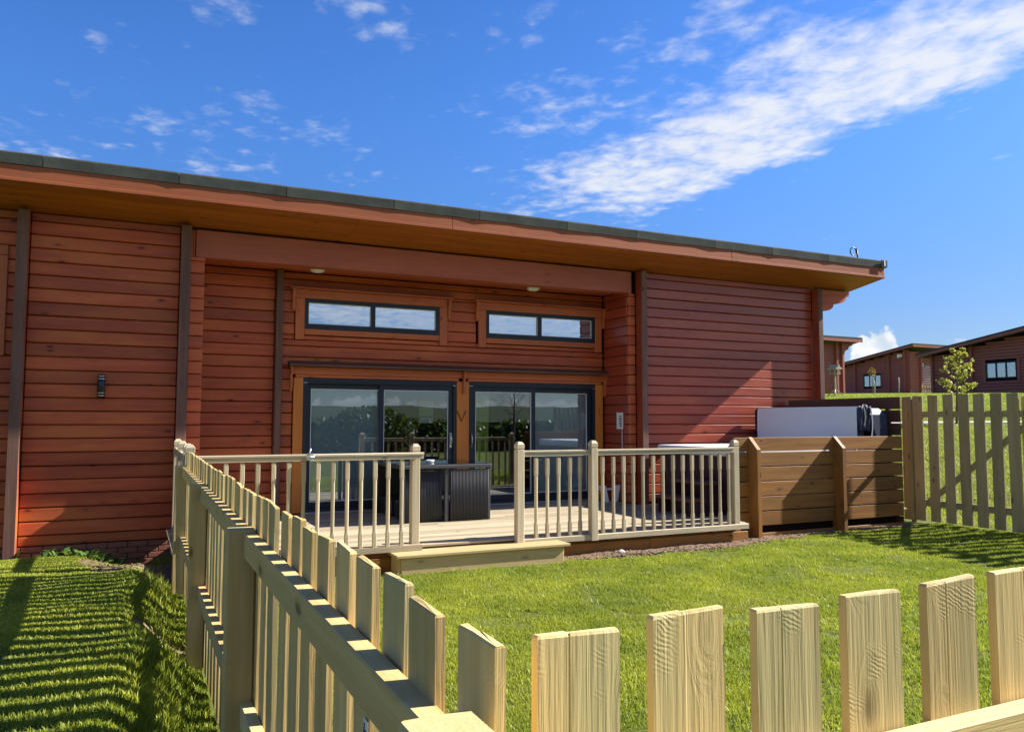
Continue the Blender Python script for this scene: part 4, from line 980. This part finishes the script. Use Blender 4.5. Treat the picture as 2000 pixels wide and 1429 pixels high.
q = MB(); q.box(wood('fascia', 'x'), 66.7, 78, 51.14, 51.2, zt(51.2)-.06, zt(51.2)+.13); q.prism(FARY, [(51.2, zt(51.2)-.05), (60.6, zt(60.6)-.05), (60.6, zt(60.6)+.14), (51.2, zt(51.2)+.14)], 'x', 66.64, 66.70); q.build('verge_board', fm)
far_window(fm, x-.02, 55.4, 57.5, 5.06, 6.25)
for yy in (54.4, 58.5, 52.6): q = MB(); q.box(FARZ, x-.2, x, yy-.09, yy+.09, zb-.1, zt(yy)); q.build('post', fm)
q = MB(); q.box(FARZ, 68.75, 68.95, 51.9, 52.15, zb, 8.3); q.build('post', fm)
q = MB(); q.prism(WHITE, [(53.1, 7.75), (53.1, 8.1), (52.75, 8.1), (52.75, 7.85)], 'x', 66.9, 67.2); q.build('floodlight', fm)
w2 = link('window', None, (70, 53.15, 6.9), fm); q = MB()
for a, b in ((69.2, 69.95), (69.98, 70.85)): ring(q, FRAME, a, b, 6.90, 7.45, .06, 53.12, 53.19)
q.build('frame', w2)
for a, b in ((69.26, 69.89), (70.04, 70.79)): bx('pane', WHITE, a, b, 53.16, 53.18, 6.96, 7.39, w2, 0)
# roof end of the cabin directly behind the big one
fl = thing('log_cabin', 'distant log cabin mostly hidden behind the big cabin, only its roof end showing', 'cabin', (50, 47, 3.9), 'log cabins on the rise')
q = MB(); q.prism(DARKGAP, [(46, 3.7), (52.1, 3.7), (52.1, 8.0), (46, 8.0)], 'y', 46.64, 46.8); z = 3.75
while z < 8: q.box(FARX, 46, 52.2, 46.6, 46.65, z+.012, z+.168); z += .18
o = q.build('cladding', fl); o['kind'] = 'stuff'
q = MB(); q.prism(FELT, [(45.7, 8.12), (55, 6.6), (55, 6.85), (45.7, 8.42)], 'x', 45, 53.55); q.build('roof', fl)
q = MB(); q.box(FARX, 45, 53.5, 45.64, 45.7, 8.02, 8.24); q.prism(FARX, [(52.2, 7.1), (52.2, 8.05), (53.35, 8.05), (53.3, 7.85), (52.9, 7.72), (52.8, 7.5), (52.45, 7.35), (52.35, 7.1)], 'y', 46.5, 46.75); q.build('verge_board', fl)
for xx in (51.45, 52.12): q = MB(); q.box(FARZ, xx-.1, xx+.1, 46.4, 46.6, 3.6, 8.0); q.build('post', fl)
q = MB(); q.box(FARY, 52.1, 52.25, 46.8, 55, 3.7, 6.6); q.build('end_wall', fl)
# little picket run by the far cabins
pn = thing('picket_fence', 'tiny distant picket fence between the two rising gables', 'fence', hz(50, 37.1), 'pine picket fences round the lawn')
for k in range(7):
    f = k/6; x, y = 49.5+1.05*f, 37.36-.48*f; z = float(height(x, y)); ed = k in (0, 6)
    bx('picket', PZ, x-.04, x+.04, y-.02, y+.02, z-.1, z+(.62 if ed else .56), pn, 0)
q = MB(); q.tube(PX, [(49.5, 37.38, float(height(49.5, 37.4))+.4), (50.55, 36.9, float(height(50.5, 36.9))+.4)], .03, 4); q.build('rail', pn)

# ------------------------------------------------------------------ what the glass mirrors: hedge, shrub and bare tree behind the viewpoint
hd = thing('hedge', 'dark evergreen hedge mirrored in the sliding door glass', 'hedge', (8, -15, 0))
n = 26000; hx = RNG.uniform(-30, 45, n); hy = -15+RNG.normal(0, .5, n); top = 1.35+.45*vnoise(hx, hx*0, .35, 31)+.25*vnoise(hx, hx*0, 1.3, 32); hz_ = RNG.uniform(0, 1, n)**.7*top
leaf_cloud('foliage', np.stack([hx, hy, hz_], 1), .12, HEDGE, hd)
bx('core', plain('hedge_core', (.025, .035, .014), .9, 0, .1), -30, 45, -15.3, -14.7, 0, 1.5, hd, 0)
sb = thing('bush', 'rounded bush mirrored in the sliding door beside the paper notice', 'bush', (9.4, -11, 0))
p_ = RNG.normal(size=(5000, 3)); p_ /= np.linalg.norm(p_, axis=1)[:, None]; p_ *= RNG.uniform(.55, 1, 5000)[:, None]**.5
leaf_cloud('foliage', np.stack([9.4+2.2*p_[:, 0], -11+1.4*p_[:, 1], 1.0+1.25*p_[:, 2]], 1), .10, HEDGE, sb)
tree('bare_tree', 'leafless small tree mirrored in the sliding door glass', 'tree', (18, -14, 0), 3.6, 1.9, 16, 0, .05, HEDGE, .08, True, .38)
